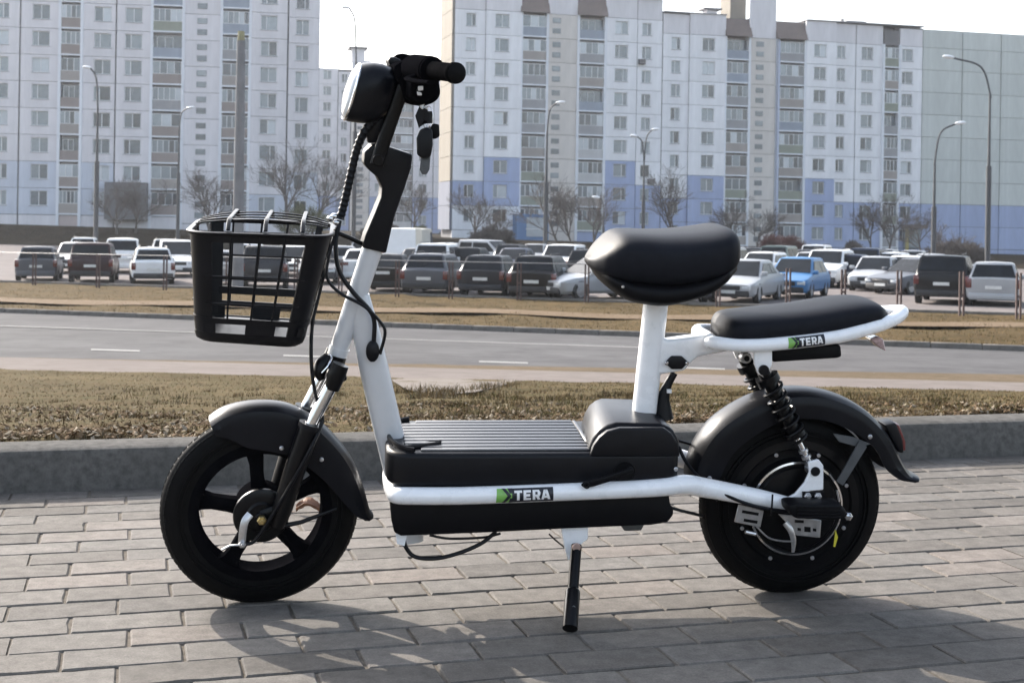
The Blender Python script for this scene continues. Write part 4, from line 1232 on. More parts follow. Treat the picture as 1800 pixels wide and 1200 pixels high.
_bvh = BVHTree.FromPolygons([v.co.copy() for v in _vm.vertices], [tuple(p.vertices) for p in _vm.polygons])
def drop(p):
    h = _bvh.ray_cast(Vector((p.x, p.y, p.z + 1)), Vector((0, 0, -1)), 3)
    return h[0] if h[0] else p
sp = Soup()
def blade(p, h, w, lean, m):
    a = rv.uniform(0, 2 * pi); dx, dy = cos(a) * w, sin(a) * w
    la = rv.uniform(0, 2 * pi); lx, ly = cos(la) * lean * h, sin(la) * lean * h
    m1 = (p.x + lx * .35, p.y + ly * .35, p.z + h * .62)
    sp.quad((p.x - dx, p.y - dy, p.z - .005), (p.x + dx, p.y + dy, p.z - .005), (m1[0] + dx * .7, m1[1] + dy * .7, m1[2]), (m1[0] - dx * .7, m1[1] - dy * .7, m1[2]), m)
    sp.tri((m1[0] - dx * .7, m1[1] - dy * .7, m1[2]), (m1[0] + dx * .7, m1[1] + dy * .7, m1[2]), (p.x + lx, p.y + ly, p.z + h), m)
def leaf(p, s, m):
    n = Vector((rv.gauss(0, .5), rv.gauss(0, .5), 1)).normalized(); u = n.orthogonal().normalized(); u.rotate(Matrix.Rotation(rv.uniform(0, 6.28), 3, n)); w = n.cross(u)
    c = p + Vector((0, 0, rv.uniform(.004, .02)))
    q = [c - u * s, c + w * s * .5 - n * s * .15, c + u * s, c - w * s * .5 - n * s * .1]
    sp.tri(*[tuple(x) for x in (q[0], q[1], q[2])], m); sp.tri(*[tuple(x) for x in (q[0], q[2], q[3])], m)
N = 0
for _ in range(64000):
    x = rv.uniform(-60, 1860)
    # even in area towards the viewer's side: more blades near the kerb
    v = rv.random() ** 2.1
    p = verge_pt(x, v * 0.985 + .004)
    if AP and in_poly(p.xy if hasattr(p, 'xy') else p, AP): continue
    q = p * 0.9
    n1 = mnoise.fractal(q + Vector((5, 2, 0)), 1.0, 2.0, 3)            # thick / bare
    n2 = mnoise.noise(p * 0.5 + Vector((1, 9, 4)))
    n3 = mnoise.noise(p * 2.3 + Vector((7, 1, 2)))
    xi = x
    near = v < .22
    dens = .42 + .8 * n1 + (.15 if near else .2)
    if rv.random() > (dens if near or right > .5 else .62 + .3 * n1): continue
    p = drop(p)
    # the left part is paler, mown grass; in the middle the turf is shaggier and darker
    right = max(0, min(1, (xi - 620) / 150.0))
    if near:
        ws = (3, 1.0 + 1.2 * right, 3.4, 3.2)
        h = rv.uniform(.007, .022) * (1 + .45 * right + .5 * max(0, n3)); lean = rv.uniform(.5, 1.6)
    else:
        ws = (4.2, 2.0 + n2 * 2, 2.2, 1.4)
        h = rv.uniform(.006, .014) * (1 + 0.5 * right); lean = rv.uniform(.6, 1.6)
    m = rv.choices((0, 1, 2, 3), [max(.1, w) for w in ws])[0]
    blade(p, h, rv.uniform(.0012, .0026) * (1 + 1.2 * v), lean, m)
    N += 1
    for _l in range((1 if rv.random() < .55 else 0) if near else 0):
        leaf(p + Vector((rv.uniform(-.03, .03), rv.uniform(-.03, .03), .002)), rv.uniform(.006, .017), 4 if rv.random() < .7 else 5)
# taller tufts behind the kerb
for _ in range(520):
    x = rv.uniform(700, 1700) if rv.random() < .7 else rv.uniform(100, 1700); v = rv.uniform(.03, .5) ** 1.0
    c = verge_pt(x, v)
    if AP and in_poly(c.xy, AP): continue
    c = drop(c); mm = rv.choices((0, 1, 2, 3), (3, 2.2, 2, 2))[0]
    for _k in range(rv.randrange(14, 34)):
        o = Vector((rv.gauss(0, .022), rv.gauss(0, .022), 0)) * (1 + v)
        blade(c + o, rv.uniform(.012, .04), rv.uniform(.001, .002) * (1 + v), rv.uniform(.2, .9), mm if rv.random() < .7 else rv.randrange(4))
for _ in range(50):      # ragged tufts along the front edge of the apron
    x = rv.uniform(700, 925); y = 694 - 6 * rv.random() - max(0, (x - 800)) * .16 + max(0, 745 - x) * -.12
    c = drop(on_verge(x, y + rv.uniform(-1, 4)))
    for _k in range(rv.randrange(10, 26)):
        blade(c + Vector((rv.gauss(0, .06), rv.gauss(0, .06), 0)), rv.uniform(.025, .07), rv.uniform(.002, .004), rv.uniform(.2, .9), rv.choices((0, 1, 2, 3), (3, .3, 2, 3))[0])
sp.build("dry_grass", GM, "short dry grass and fallen leaf litter covering the verge behind the kerb")
print("BLADES", len(sp.f))
# field beyond the road: sparse tussocks
sp = Soup()
for _ in range(5000):
    x = rv.uniform(-60, 1860); a, b = _b4up.at(x), B5.at(x); t = rv.random() ** 1.3
    p = a + (b - a) * t; p.z += 0.07 * mnoise.fractal(p * .55 + Vector((63.9, 0, 0)), 1.0, 2.0, 4)
    m = rv.choices((0, 1, 2, 3), (4, 2, 1.5, 1))[0]
    for _k in range(3):
        blade(p + Vector((rv.gauss(0, .06), rv.gauss(0, .06), 0)), rv.uniform(.03, .06), rv.uniform(.003, .007), rv.uniform(.3, 1.0), m)
sp.build("field_grass", GM, "dry winter grass on the field between the road and the car park")
# fallen leaf on the pavers behind the front wheel
LF = empty("dry_leaf", on_level(541, 903, 0.0)); tag(LF, "curled brown dry leaf on the pavers, seen between the front wheel's spokes", "leaf")
mb = MB(); rows = []
for i in range(9):
    t = i / 8; u = (t - .5) * .062; w = .022 * sin(pi * min(.97, t * .95 + .03)) ** .8
    rows.append([Vector((u, w * s_, .006 + .016 * sin(pi * t) + .018 * (abs(s_) ** 1.5) * (1 if s_ > 0 else .6) + .004 * mnoise.noise(Vector((t * 6, s_ * 4, 0))))) for s_ in (-1, -.5, 0, .5, 1)])
mb.rings(rows, closed=False)
o = mb.build("leaf_blade", mat("brown_leaf", (0.16, 0.07, 0.035), 0.6, var=0.35, var_scale=60), LF, 60)
md = o.modifiers.new("thick", 'SOLIDIFY'); md.thickness = .0012
mb = MB(); mb.tube([(-.034, 0, .006), (-.05, .004, .003), (-.058, .008, .004)], .0011, 6); mb.build("stalk", MATS["brown_leaf"], LF)
# ================================================================== electric scooter
M_white = mat("white_frame_paint", (0.87, 0.88, 0.9), 0.28, coat=0.6, var=0.03, var_scale=30, rough_var=0.06)
M_silver = mat("silver_frame_paint", (0.62, 0.635, 0.66), 0.3, metal=0.15, coat=0.5, var=0.03, var_scale=30, rough_var=0.06)
M_blk = mat("black_plastic", (0.0045, 0.0048, 0.0068), 0.4, spec=0.22, var=0.25, var_scale=22, rough_var=0.07, bump=0.12, bump_scale=900)
M_blk_rough = mat("black_textured_plastic", (0.0038, 0.0038, 0.005), 0.5, spec=0.14, var=0.2, var_scale=30, bump=0.3, bump_scale=700)
M_fender = mat("fender_plastic", (0.006, 0.0065, 0.009), 0.32, spec=0.17, var=0.2, var_scale=14, rough_var=0.06, bump=0.08, bump_scale=500)
M_rubber = mat("tyre_rubber", (0.0032, 0.0032, 0.0036), 0.62, spec=0.12, var=0.3, var_scale=40, bump=0.4, bump_scale=300)
M_gloss = mat("black_gloss_paint", (0.0036, 0.0036, 0.0044), 0.3, spec=0.2, var=0.2, var_scale=40)
M_leather = mat("seat_vinyl", (0.0095, 0.0105, 0.0145), 0.5, spec=0.11, var=0.15, var_scale=30, bump=0.35, bump_scale=800)
M_steel = mat("zinc_steel", (0.55, 0.55, 0.56), 0.34, metal=0.9, var=0.15, var_scale=60, rough_var=0.1)
M_chrome = mat("chrome", (0.72, 0.72, 0.73), 0.14, metal=1.0, var=0.08, var_scale=40, rough_var=0.06)
M_brass = mat("brass_nut", (0.5, 0.38, 0.17), 0.35, metal=0.9, var=0.15, var_scale=90)
M_copper = mat("copper_bolt", (0.5, 0.36, 0.31), 0.45, metal=0.6, var=0.15, var_scale=90)
M_mat = mat("footboard_rubber", (0.05, 0.05, 0.055), 0.33, var=0.25, var_scale=25, rough_var=0.08)
M_red = mat("red_reflector", (0.11, 0.010, 0.013), 0.25, coat=0.7, var=0.2, var_scale=200)
M_lens = mat("headlight_lens", (0.62, 0.64, 0.66), 0.08, coat=1.0, var=0.2, var_scale=25)
M_green = mat("sticker_green", (0.19, 0.42, 0.09), 0.35, coat=0.3, var=0.1, var_scale=60)
M_stk_black = mat("sticker_black", (0.012, 0.014, 0.022), 0.35, var=0.1, var_scale=60)
M_stk_white = mat("sticker_white", (0.8, 0.8, 0.8), 0.4, var=0.04, var_scale=60)
M_yellow = mat("yellow_tag", (0.62, 0.55, 0.05), 0.45, var=0.1, var_scale=60)
M_matte = mat("matte_black_plastic", (0.0045, 0.0045, 0.0055), 0.75, spec=0.0, var=0.2, var_scale=40, bump=0.2, bump_scale=500)
M_strut = mat("grey_strut_paint", (0.07, 0.075, 0.08), 0.5, var=0.15, var_scale=40)

SC_F = on_level(458, 1056, 0); SC_R = on_level(1388, 1038.5, 0)
LEAN = radians(6.0)
e1 = (SC_R - SC_F).normalized(); far = Vector((-e1.y, e1.x, 0)); up = Vector((0, 0, 1))
e3 = up * cos(LEAN) - far * sin(LEAN); e2 = far * cos(LEAN) + up * sin(LEAN)
M_SC = Matrix(((e1.x, e2.x, e3.x, SC_F.x), (e1.y, e2.y, e3.y, SC_F.y), (e1.z, e2.z, e3.z, SC_F.z - 0.001), (0, 0, 0, 1)))
M_SCI = M_SC.inverted()
SC = empty("electric_scooter"); SC.matrix_world = M_SC
tag(SC, "white and black electric scooter with front basket, standing on the grey pavers", "scooter")

def hit(x, y, b, MI):
    o = MI @ Vector((0, 0, CAMZ)); d = MI.to_3x3() @ ray(x, y)
    return o + d * ((b - o.y) / d.y)
def L(x, y, b=0.0): return hit(x, y, b, M_SCI)
# steered front end
ax0, ax1 = L(594, 618), L(654, 440)
axis = (ax1 - ax0).normalized()
STEER = Matrix.Translation(ax0) @ Matrix.Rotation(radians(6.0), 4, axis) @ Matrix.Translation(-ax0)
M_STI = (M_SC @ STEER).inverted()
def LU(x, y, b=0.0): return hit(x, y, b, M_STI)          # before steering
def LS(x, y, b=0.0): return STEER @ LU(x, y, b)
def mir(p): return Vector((p[0], -p[1], p[2]))
def lat(c, M=None, flip=False):
    """places a lathe so that its axis is the scooter's cross direction (towards the viewer)"""
    A = Matrix(((1, 0, 0, 0), (0, 0, -1, 0), (0, 1, 0, 0), (0, 0, 0, 1)))    # local z -> -b, x -> a, y -> c
    T = Matrix.Translation(c) @ A
    return (M @ T) if M is not None else T
def part(mb, name, material, parent=None, label=None, smooth=40):
    o = mb.build(name, material, SC, smooth)
    if parent is not None:
        o.parent = parent; o.matrix_parent_inverse = Matrix.Identity(4)
    if label: o["label"] = label
    return o
def disc(c, r, h, material, name, parent=None, M=None, seg=20, bev=0.15, label=None):
    """a short round boss on the near side, axis across the scooter"""
    mb = MB(); k = r * bev
    mb.lathe([(0.0001, 0), (r, 0), (r, h - k), (r - k, h), (0.0001, h)], seg, lat(c, M), loop=False)
    return part(mb, name, material, parent, label)
def hexnut(c, r, h, material, name="bolt", parent=None, M=None):
    mb = MB()
    mb.lathe([(0.0001, 0), (r, 0), (r, h * .8), (r * .82, h), (0.0001, h)], 6, lat(c, M), loop=False)
    mb.lathe([(0.0001, 0), (r * .5, 0), (r * .5, h * 1.5), (r * .4, h * 1.6), (0.0001, h * 1.6)], 12, lat(c, M), loop=False)
    return part(mb, name, material, parent, smooth=25)
def pillow(stations, e=2.6, seg=28, b0=0.0, proj=L, edge=1.0):
    """loft of super-elliptic sections; stations: (x px, y top, y bottom, half width)"""
    st_ = []; nst = len(stations) - 1
    for i_, (x, yt, yb, w) in enumerate(stations):
        bb = b0 + w * .72 * (1 - 2 * i_ / nst) * edge       # the outline is made by the far side at the front, the near side at the rear
        t, bt = proj(x, yt, bb), proj(x, yb, bb)
        t.y = bt.y = b0
        st_.append((t, bt, w))
    # dense stations
    P0, ws = catmull([s[0] for s in st_], [s[2] for s in st_], 4)
    P1, _ = catmull([s[1] for s in st_], 0.0, 4)
    mb = MB(); rings = []
    for t, bt, w in zip(P0, P1, ws):
        c = (t + bt) / 2; hv = (t - bt) / 2; w = max(w, 0.004)
        r = []
        for k in range(seg):
            an = 2 * pi * k / seg; ca, sa = cos(an), sin(an)
            ca = math.copysign(abs(ca) ** (2 / e), ca); sa = math.copysign(abs(sa) ** (2 / e), sa)
            r.append(c + hv * sa + Vector((0, w * ca, 0)))
        rings.append(r)
    mb.rings(rings)
    return mb
def slab(poly, b0, b1, bev=0.0, seg=2, proj=L, at=None):
    """side outline (px) drawn at depth `at` and given thickness from b0 to b1"""
    at = b0 if at is None else at
    pts = [proj(x, y, at) for x, y in poly]
    mb = MB(); mb.prism(pts, b0, b1, lambda p, d: Vector((p.x, d, p.z)))
    if bev: mb.bevel(bev, seg)
    return mb

# ------------------------------------------------------------------ wheels
R_W = 0.1925
def tyre_profile(hw, r0, r1):
    pr = []
    for k in range(13):
        a = pi * k / 12
        h = -hw * cos(a)
        bulge = sin(a) ** 0.75
        pr.append((r0 + (r1 - r0) * bulge, h * (0.82 + 0.18 * sin(a))))
    return [(r0 - 0.002, -hw * 0.62)] + pr + [(r0 - 0.002, hw * 0.62)]
def tyre(c, hw, M, parent, rin=0.136):
    mb = MB(); mb.lathe(tyre_profile(hw, rin, R_W), 144, lat(c, M))
    t = part(mb, "tyre", M_rubber, parent)
    # tread blocks: one raised pattern around the crown
    mt = MB()
    T = lat(c, M)
    n = 84
    for k in range(n):
        a = 2 * pi * k / n
        for sgn in (-1, 1):
            q = []
            for da, h, rr in ((0, 0.10, 0.9992), (0.058, 0.10, 0.9992), (0.068, 0.62, 0.9525), (0.010, 0.62, 0.9525)):
                q.append((a + da, sgn * h * hw, rr))
            lo = [T @ Vector(((rr * R_W - 0.006) * cos(an), (rr * R_W - 0.006) * sin(an), h)) for an, h, rr in q]
            hi = [T @ Vector(((rr * R_W + 0.0007) * cos(an), (rr * R_W + 0.0007) * sin(an), h)) for an, h, rr in q]
            mt.rings([lo, hi], True, False, True)
    tr = part(mt, "tread", M_rubber, parent); tr["kind"] = "stuff"
    # raised rings on the sidewall
    for rr in (0.150, 0.158):
        ms = MB(); ms.lathe([(rr, hw * .80), (rr + 0.0022, hw * .80), (rr + 0.0022, hw * .965), (rr, hw * .965)], 64, T)
        part(ms, "sidewall_ring", M_rubber, parent)
    return t

FC = LU(458, 885, 0); FC.z = R_W if abs(FC.z - R_W) < 0.02 else FC.z
T = lat(FC, STEER)
mb = MB()
mb.lathe([(0.119, -0.026), (0.124, -0.027), (0.139, -0.024), (0.139, 0.024), (0.124, 0.027), (0.119, 0.026), (0.121, 0.018), (0.126, 0.0), (0.121, -0.018)], 64, T)
FW = part(mb, "wheel", M_matte, label="front wheel with a five-spoke black rim")
tyre(FC, 0.0285, STEER, FW)
for k in range(5):
    a = radians(96 + 72 * k)
    mb = MB()
    ca, sa = cos(a), sin(a)
    secs = []
    for r, w, h in ((0.03, 0.017, 0.018), (0.06, 0.0135, 0.016), (0.095, 0.013, 0.015), (0.112, 0.016, 0.016), (0.124, 0.024, 0.018)):
        ring = []
        for sx, sy in ((-1, -1), (-0.6, -1.25), (0.6, -1.25), (1, -1), (1, 1), (0.6, 1.25), (-0.6, 1.25), (-1, 1)):
            x, y = r, sx * w
            ring.append(T @ Vector((x * ca - y * sa, x * sa + y * ca, sy * h * 0.7)))
        secs.append(ring)
    mb.rings(secs); part(mb, "spoke", M_matte, FW)
mb = MB(); mb.lathe([(0.0001, -0.04), (0.035, -0.04), (0.05, -0.03), (0.05, 0.03), (0.048, 0.034), (0.0001, 0.034)], 40, T, loop=False)
part(mb, "hub", M_matte, FW)
mb = MB(); mb.lathe([(0.0001, 0.034), (0.053, 0.034), (0.0545, 0.038), (0.053, 0.043), (0.048, 0.0455), (0.03, 0.047), (0.026, 0.051), (0.0001, 0.052)], 48, T, loop=False)
part(mb, "brake_drum", M_gloss, FW)
hexnut(FC + Vector((0, -0.062, 0)), 0.0095, 0.010, M_brass, "axle_nut", FW, STEER)
disc(FC + Vector((0, -0.05, 0)), 0.013, 0.012, M_gloss, "axle_washer", FW, STEER)
# brake lever on the drum
lev = [LS(440, 903, -0.058), LS(431, 915, -0.062), LS(427, 932, -0.064), LS(425, 955, -0.062)]
mb = MB(); mb.tube(lev, 1.0, 8, flat=(0.0075, 0.002, e2 if False else (1, 0, 0)), smooth=4)
part(mb, "brake_lever", M_steel, FW)
hexnut(LU(426, 955, -0.064), 0.0075, 0.008, M_steel, "adjuster", FW, STEER)
mb = MB(); mb.tube([LS(424, 957, -0.064), LS(405, 958, -0.06), LS(390, 966, -0.055)], 0.0022, 8); part(mb, "brake_cable_end", M_steel, FW)
mb = MB(); mb.tube([LS(492, 925, -0.05), LS(530, 917, -0.052), LS(592, 893, -0.05)], [0.005, 0.0045, 0.003], 8); part(mb, "torque_arm", M_gloss, FW)

RC = L(1388, 880, 0); RC.z = R_W
T = lat(RC)
mb = MB()
mb.lathe([(0.0001, -0.05), (0.06, -0.05), (0.095, -0.036), (0.118, -0.03), (0.139, -0.028), (0.139, 0.028), (0.123, 0.030), (0.119, 0.026), (0.104, 0.026), (0.0995, 0.034), (0.097, 0.040), (0.094, 0.042), (0.088, 0.042), (0.085, 0.046), (0.05, 0.052), (0.0001, 0.054)], 72, T, loop=False)
RW = part(mb, "wheel", M_gloss, label="rear wheel with a round hub motor")
tyre(RC, 0.0335, None, RW)
mb = MB(); mb.lathe([(0.0945, 0.0415), (0.0985, 0.0405), (0.0985, 0.0435), (0.0945, 0.0445)], 72, T); part(mb, "hub_ring", M_chrome, RW)
for k in range(8):
    a = radians(22 + 45 * k)
    disc(RC + Vector((0.1175 * cos(a), -0.0285, 0.1175 * sin(a))), 0.0042, 0.004, M_steel, "bolt", RW, seg=10)
hexnut(RC + Vector((0, -0.056, 0)), 0.012, 0.014, M_steel, "axle_nut", RW)

# ------------------------------------------------------------------ fenders
def fender(c, spec, hw, M, n=48, th=0.003):
    """spec: list of (angle deg, outer radius, skirt depth)"""
    pts = [Vector((a, r, d)) for a, r, d in spec]
    D, _ = catmull(pts, 0, 10)
    mb = MB(); rings = []
    for q in D:
        a = radians(q.x); r = q.y; d = q.z
        o = [(-hw, -d), (-hw * 1.01, -d * .55), (-hw * .99, -0.022), (-hw * .9, -0.010), (-hw * .65, -0.0035), (-hw * .25, 0), (hw * .25, 0), (hw * .65, -0.0035), (hw * .9, -0.010), (hw * .99, -0.022), (hw * 1.01, -d * .55), (hw, -d)]
        i = [(b * (1 - th / hw), h - th * (1 if abs(b) < hw * .8 else 0.1)) for b, h in reversed(o)]
        i[0] = (o[-1][0] - th, o[-1][1]); i[-1] = (o[0][0] + th, o[0][1])
        ring = []
        for b, h in o + i:
            rr = r + h
            p = Vector((c.x + rr * cos(a), b, c.z + rr * sin(a)))
            ring.append(M @ p if M is not None else p)
        rings.append(ring)
    mb.rings(rings)
    return mb
def polar(c, p): d = p - c; return math.degrees(atan2(d.z, d.x)), sqrt(d.x ** 2 + d.z ** 2)
def fspec(c, pxs, proj, hw):
    out = []
    for x, y, d in pxs:
        a, r = polar(c, proj(x, y, 0)); 
        if a < -90: a += 360
        out.append((a, r, d))
    return out
mb = fender(FC, fspec(FC, [(367, 733, 0.030), (390, 718, 0.055), (420, 709, 0.078), (460, 705, 0.086), (505, 710, 0.088), (545, 728, 0.080), (585, 762, 0.074), (615, 800, 0.066), (637, 850, 0.052), (648, 890, 0.034), (656, 903, 0.02)], LU, 0.042), 0.042, STEER)
FF = part(mb, "fender", M_fender, label="front fender")
for x, y in ((495, 787), (565, 807)):
    disc(LU(x, y, -0.0425), 0.0045, 0.004, M_steel, "bolt", FF, STEER, seg=12, bev=.4)
mb = fender(RC, fspec(RC, [(1205, 835, 0.052), (1213, 800, 0.060), (1240, 752, 0.062), (1290, 712, 0.060), (1345, 688, 0.056), (1405, 680, 0.054), (1465, 690, 0.054), (1515, 716, 0.052), (1550, 752, 0.045), (1573, 795, 0.044), (1590, 822, 0.034), (1608, 832, 0.022)], L, 0.05), 0.05, None)
RF = part(mb, "fender", M_fender, label="rear fender with a flared tail")
for x, y in ((1529, 767), (1247, 840), (1250, 850)):
    disc(L(x, y, -0.0505), 0.0048, 0.004, M_steel, "bolt", RF, seg=12, bev=.4)
# tail light on the rear fender
mb = slab([(1548, 742), (1568, 738), (1580, 768), (1582, 792), (1572, 790)], -0.022, 0.022, 0.004, proj=L, at=0)
TL = part(mb, "tail_light", M_blk, RF)
mb = slab([(1568, 741), (1575, 742), (1586, 772), (1586, 788), (1580, 788)], -0.019, 0.019, 0.003, proj=L, at=0); part(mb, "lens", M_red, RF)
# stay between fender and swing arm
mb = slab([(1471, 846), (1482, 853), (1524, 785), (1511, 775)], -0.064, -0.060); part(mb, "fender_stay", M_strut)
mb = slab([(1465, 762), (1500, 768), (1530, 780), (1512, 786), (1475, 776)], -0.058, -0.054); part(mb, "fender_bracket", M_strut)

# ------------------------------------------------------------------ frame
def frame_tube(pts, r, name, seg=16, smooth=6, flat=None, material=None, label=None, parent=None):
    mb = MB(); mb.tube(pts, r, seg, flat=flat, smooth=smooth)
    return part(mb, name, material or M_white, parent, label)
HT = frame_tube([L(655, 436), L(594, 620)], [0.0205, 0.0185], "head_tube", 24, 0, material=M_silver)
frame_tube([L(597, 611), L(593, 624)], 0.0205, "head_collar", 24, 0, material=M_silver, parent=HT)
frame_tube([L(630, 520), L(645, 590), L(659, 655), L(691, 792), L(713, 885), L(722, 950)], [0.75, .95, 1, .98, .96, .9], "down_tube", 28, 4, flat=(0.029, 0.022, (1, 0, 0), 0.72), material=M_silver)
near = [L(694, 868, -0.09), L(698, 870, -0.118), L(718, 871, -0.135), L(800, 871, -0.137), L(900, 868, -0.137), L(1000, 864, -0.137), L(1100, 860, -0.137), L(1165, 856, -0.134), L(1205, 851, -0.125), L(1240, 857, -0.108), L(1300, 868, -0.092), L(1350, 878, -0.085), L(1392, 888, -0.083)]
rad = [.0165, .0165, .0168, .0168, .0168, .0168, .0168, .0175, .019, .0195, .0185, .017, .0155]
RAIL = frame_tube(near, rad, "side_rail", 18, 5, label="near side rail with sticker")
frame_tube([mir(p) for p in near], rad, "side_rail", 18, 5)
p0 = near[0]
frame_tube([p0, Vector((p0.x - 0.004, -0.05, p0.z)), Vector((p0.x - 0.005, 0, p0.z)), Vector((p0.x - 0.004, 0.05, p0.z)), mir(p0)], .0165, "cross_tube", 16, 4)
ST = frame_tube([L(1154, 522), L(1131, 736)], 0.0252, "seat_tube", 28, 0)
mb = slab([(1160, 592), (1176, 598), (1205, 594), (1252, 588), (1262, 606), (1300, 614), (1262, 622), (1228, 628), (1214, 640), (1205, 652), (1163, 659), (1140, 655)], -0.019, 0.019, 0.008, 3, at=-0.019)
GU = part(mb, "gusset", M_white, label="white plate joining the seat post to the rear rack")
mb = slab([(1169, 638), (1181, 626), (1199, 626), (1211, 637), (1199, 649), (1181, 649)], -0.026, -0.0185, 0.002, 2); part(mb, "charging_port", M_blk, GU)
for x in (1172, 1208): disc(L(x, 638, -0.0265), 0.004, 0.003, M_chrome, "screw", GU, seg=12, bev=.4)
# rack loop
rk = [L(1247, 600, -0.045), L(1262, 603, -0.072), L(1300, 607, -0.084), L(1358, 605, -0.088), L(1464, 593, -0.089), L(1525, 578, -0.083), L(1560, 566, -0.062), L(1578, 557, -0.032)]
rk_all = rk + [L(1583, 552, 0.0) + Vector((0.002, 0, 0.006))] + [mir(p) for p in reversed(rk)]
RACK = frame_tube(rk_all, 0.0132, "rack_loop", 18, 6, label="white rear rack loop with sticker")
frame_tube([L(1247, 598, -0.05), L(1247, 594, 0.0), mir(L(1247, 598, -0.05))], 0.0125, "rack_cross_tube", 14, 3, parent=RACK)
mb = slab([(1326, 612), (1358, 612), (1358, 640), (1350, 658), (1334, 658), (1326, 640)], -0.081, -0.072, 0.003, 2); SBK = part(mb, "shock_bracket", M_white)
disc(L(1342, 650, -0.082), 0.0105, 0.006, M_blk, "bolt", SBK, seg=20)
mb = MB(); q = [(1326, 612), (1358, 612), (1358, 640), (1350, 658), (1334, 658), (1326, 640)]
mb.prism([L(x, y, -0.081) for x, y in q], 0.072, 0.081, lambda p, d: Vector((p.x, d, p.z))); part(mb, "shock_bracket", M_white)
mb = slab([(1357, 612), (1479, 606), (1481, 628), (1472, 630), (1362, 637), (1357, 635)], -0.062, 0.062, 0.006, 2); part(mb, "control_box", M_blk_rough)
mb = slab([(1529, 596), (1546, 592), (1553, 596), (1558, 617), (1547, 612)], -0.045, -0.015, 0.002, 1); part(mb, "reflector", mat("clear_reflector", (0.42, 0.30, 0.30), 0.2, coat=0.6, var=0.3, var_scale=150))

# seats
mb = pillow([(1028, 451, 460, .022), (1033, 443, 467, .055), (1045, 428, 474, .085), (1062, 413, 482, .102), (1080, 403.5, 488, .112), (1105, 403, 494, .119), (1150, 406, 499, .126), (1200, 405.5, 497, .130), (1240, 403, 490, .130), (1268, 400, 481, .124), (1284, 401.5, 473, .110), (1293, 409, 466, .085), (1296, 424, 456, .05)], 3.2, 40)
SEAT = part(mb, "saddle", M_leather, smooth=60)
mb = pillow([(1034, 456, 466, .02), (1050, 462, 490, .083), (1077, 470, 511, .111), (1105, 476, 522, .119), (1150, 480, 529, .125), (1200, 478, 523, .127), (1240, 470, 511, .125), (1268, 460, 498, .116), (1290, 455, 480, .08)], 2.8, 32)
part(mb, "seat_base", M_blk_rough, SEAT)
disc(L(1095, 504, -0.121), 0.0028, 0.002, M_steel, "rivet", SEAT, seg=8)
mb = pillow([(1251, 566, 590, .03), (1256, 554, 597, .06), (1272, 545, 599, .080), (1325, 541, 597, .088), (1400, 535.5, 592, .090), (1450, 530, 586, .090), (1500, 526, 577, .088), (1534, 529, 569, .078), (1551, 539, 564, .056), (1559, 549, 559, .02)], 3.2, 32)
part(mb, "pillion_cushion", M_leather, smooth=60, label="flat black rear cushion")

# ------------------------------------------------------------------ footboard and battery
def plan_slab(a0, a1, hw, c0, c1, rf, rr, bev, tilt=0.0, n=7):
    pts = []
    for (cx, cb, a_s, r) in ((a0 + rf, -hw + rf, pi, rf), (a1 - rr, -hw + rr, 1.5 * pi, rr), (a1 - rr, hw - rr, 0, rr), (a0 + rf, hw - rf, .5 * pi, rf)):
        for k in range(n):
            an = a_s + .5 * pi * k / (n - 1)
            pts.append((cx + r * cos(an), cb + r * sin(an)))
    mb = MB()
    mb.prism(pts, 0, 1, lambda p, d: Vector((p[0], p[1], lerp(c0, c1, d) + tilt * (p[0] - a0))))
    if bev: mb.bevel(bev, 3, 40)
    return mb
DH = 0.131
pa0, pa1 = L(680, 800, -DH), L(1196, 800, -DH)
cb, ct = L(800, 857, -DH), L(800, 797, -DH)
cb2, ct2 = L(1100, 849, -DH), L(1100, 797, -DH)
tilt = (ct2.z - ct.z) / (ct2.x - ct.x) * 0.6
a_ref = pa0.x
DK = part(plan_slab(pa0.x, pa1.x, DH, cb.z, ct.z, 0.052, 0.02, 0.010, tilt), "footboard", M_blk)
dz = lambda a: ct.z + tilt * (a - a_ref)
ma0, ma1 = L(702, 790, -DH).x + 0.0, L(1030, 800, -DH).x
nr = 10
for k in range(nr):
    b = -0.105 + 0.21 * k / (nr - 1)
    mb = MB()
    a_s = ma0 + 0.012 + (0.03 if k in (0, nr - 1) else 0)
    mb.box((a_s, b - 0.0088, dz(ma0) - 0.002), (ma1 + 0.012, b + 0.0088, dz(ma0) + 0.0035)); mb.bevel(0.0025, 2)
    o = part(mb, "rib", M_mat, DK)
# raised lip at the front of the footboard and rear lip
mb = MB(); lp = []
for k in range(13):
    an = radians(100 + 160 * k / 12)
    lp.append(Vector((pa0.x + 0.062 + 0.056 * cos(an), 0.0 + DH * 0.93 * sin(an) * -1, dz(pa0.x) + 0.004)))
mb.tube(lp, 1.0, 8, flat=(0.006, 0.004, (0, 0, 1), 0.7)); part(mb, "front_lip", M_blk, DK)
mb = MB(); mb.tube([L(712, 786, -0.1), L(742, 784, -0.085), L(768, 780, -0.075), L(775, 776, -0.07)], [.005, .0055, .005, .002], 8, smooth=3); part(mb, "strap", M_blk_rough, DK)
mb = MB(); mb.tube([L(735, 779, -0.06), L(755, 778, -0.055), L(776, 774, -0.05)], [.002, .0035, .0015], 8, smooth=3); part(mb, "strap", M_blk_rough, DK)
mb = MB(); mb.box((ma1 + 0.013, -0.115, dz(ma1) - 0.003), (ma1 + 0.021, 0.115, dz(ma1) + 0.004)); mb.bevel(0.002, 1); part(mb, "mat_edge", M_mat, DK)
disc(L(1188, 824, -DH - 0.001), 0.0042, 0.003, M_steel, "screw", DK, seg=12, bev=.4)
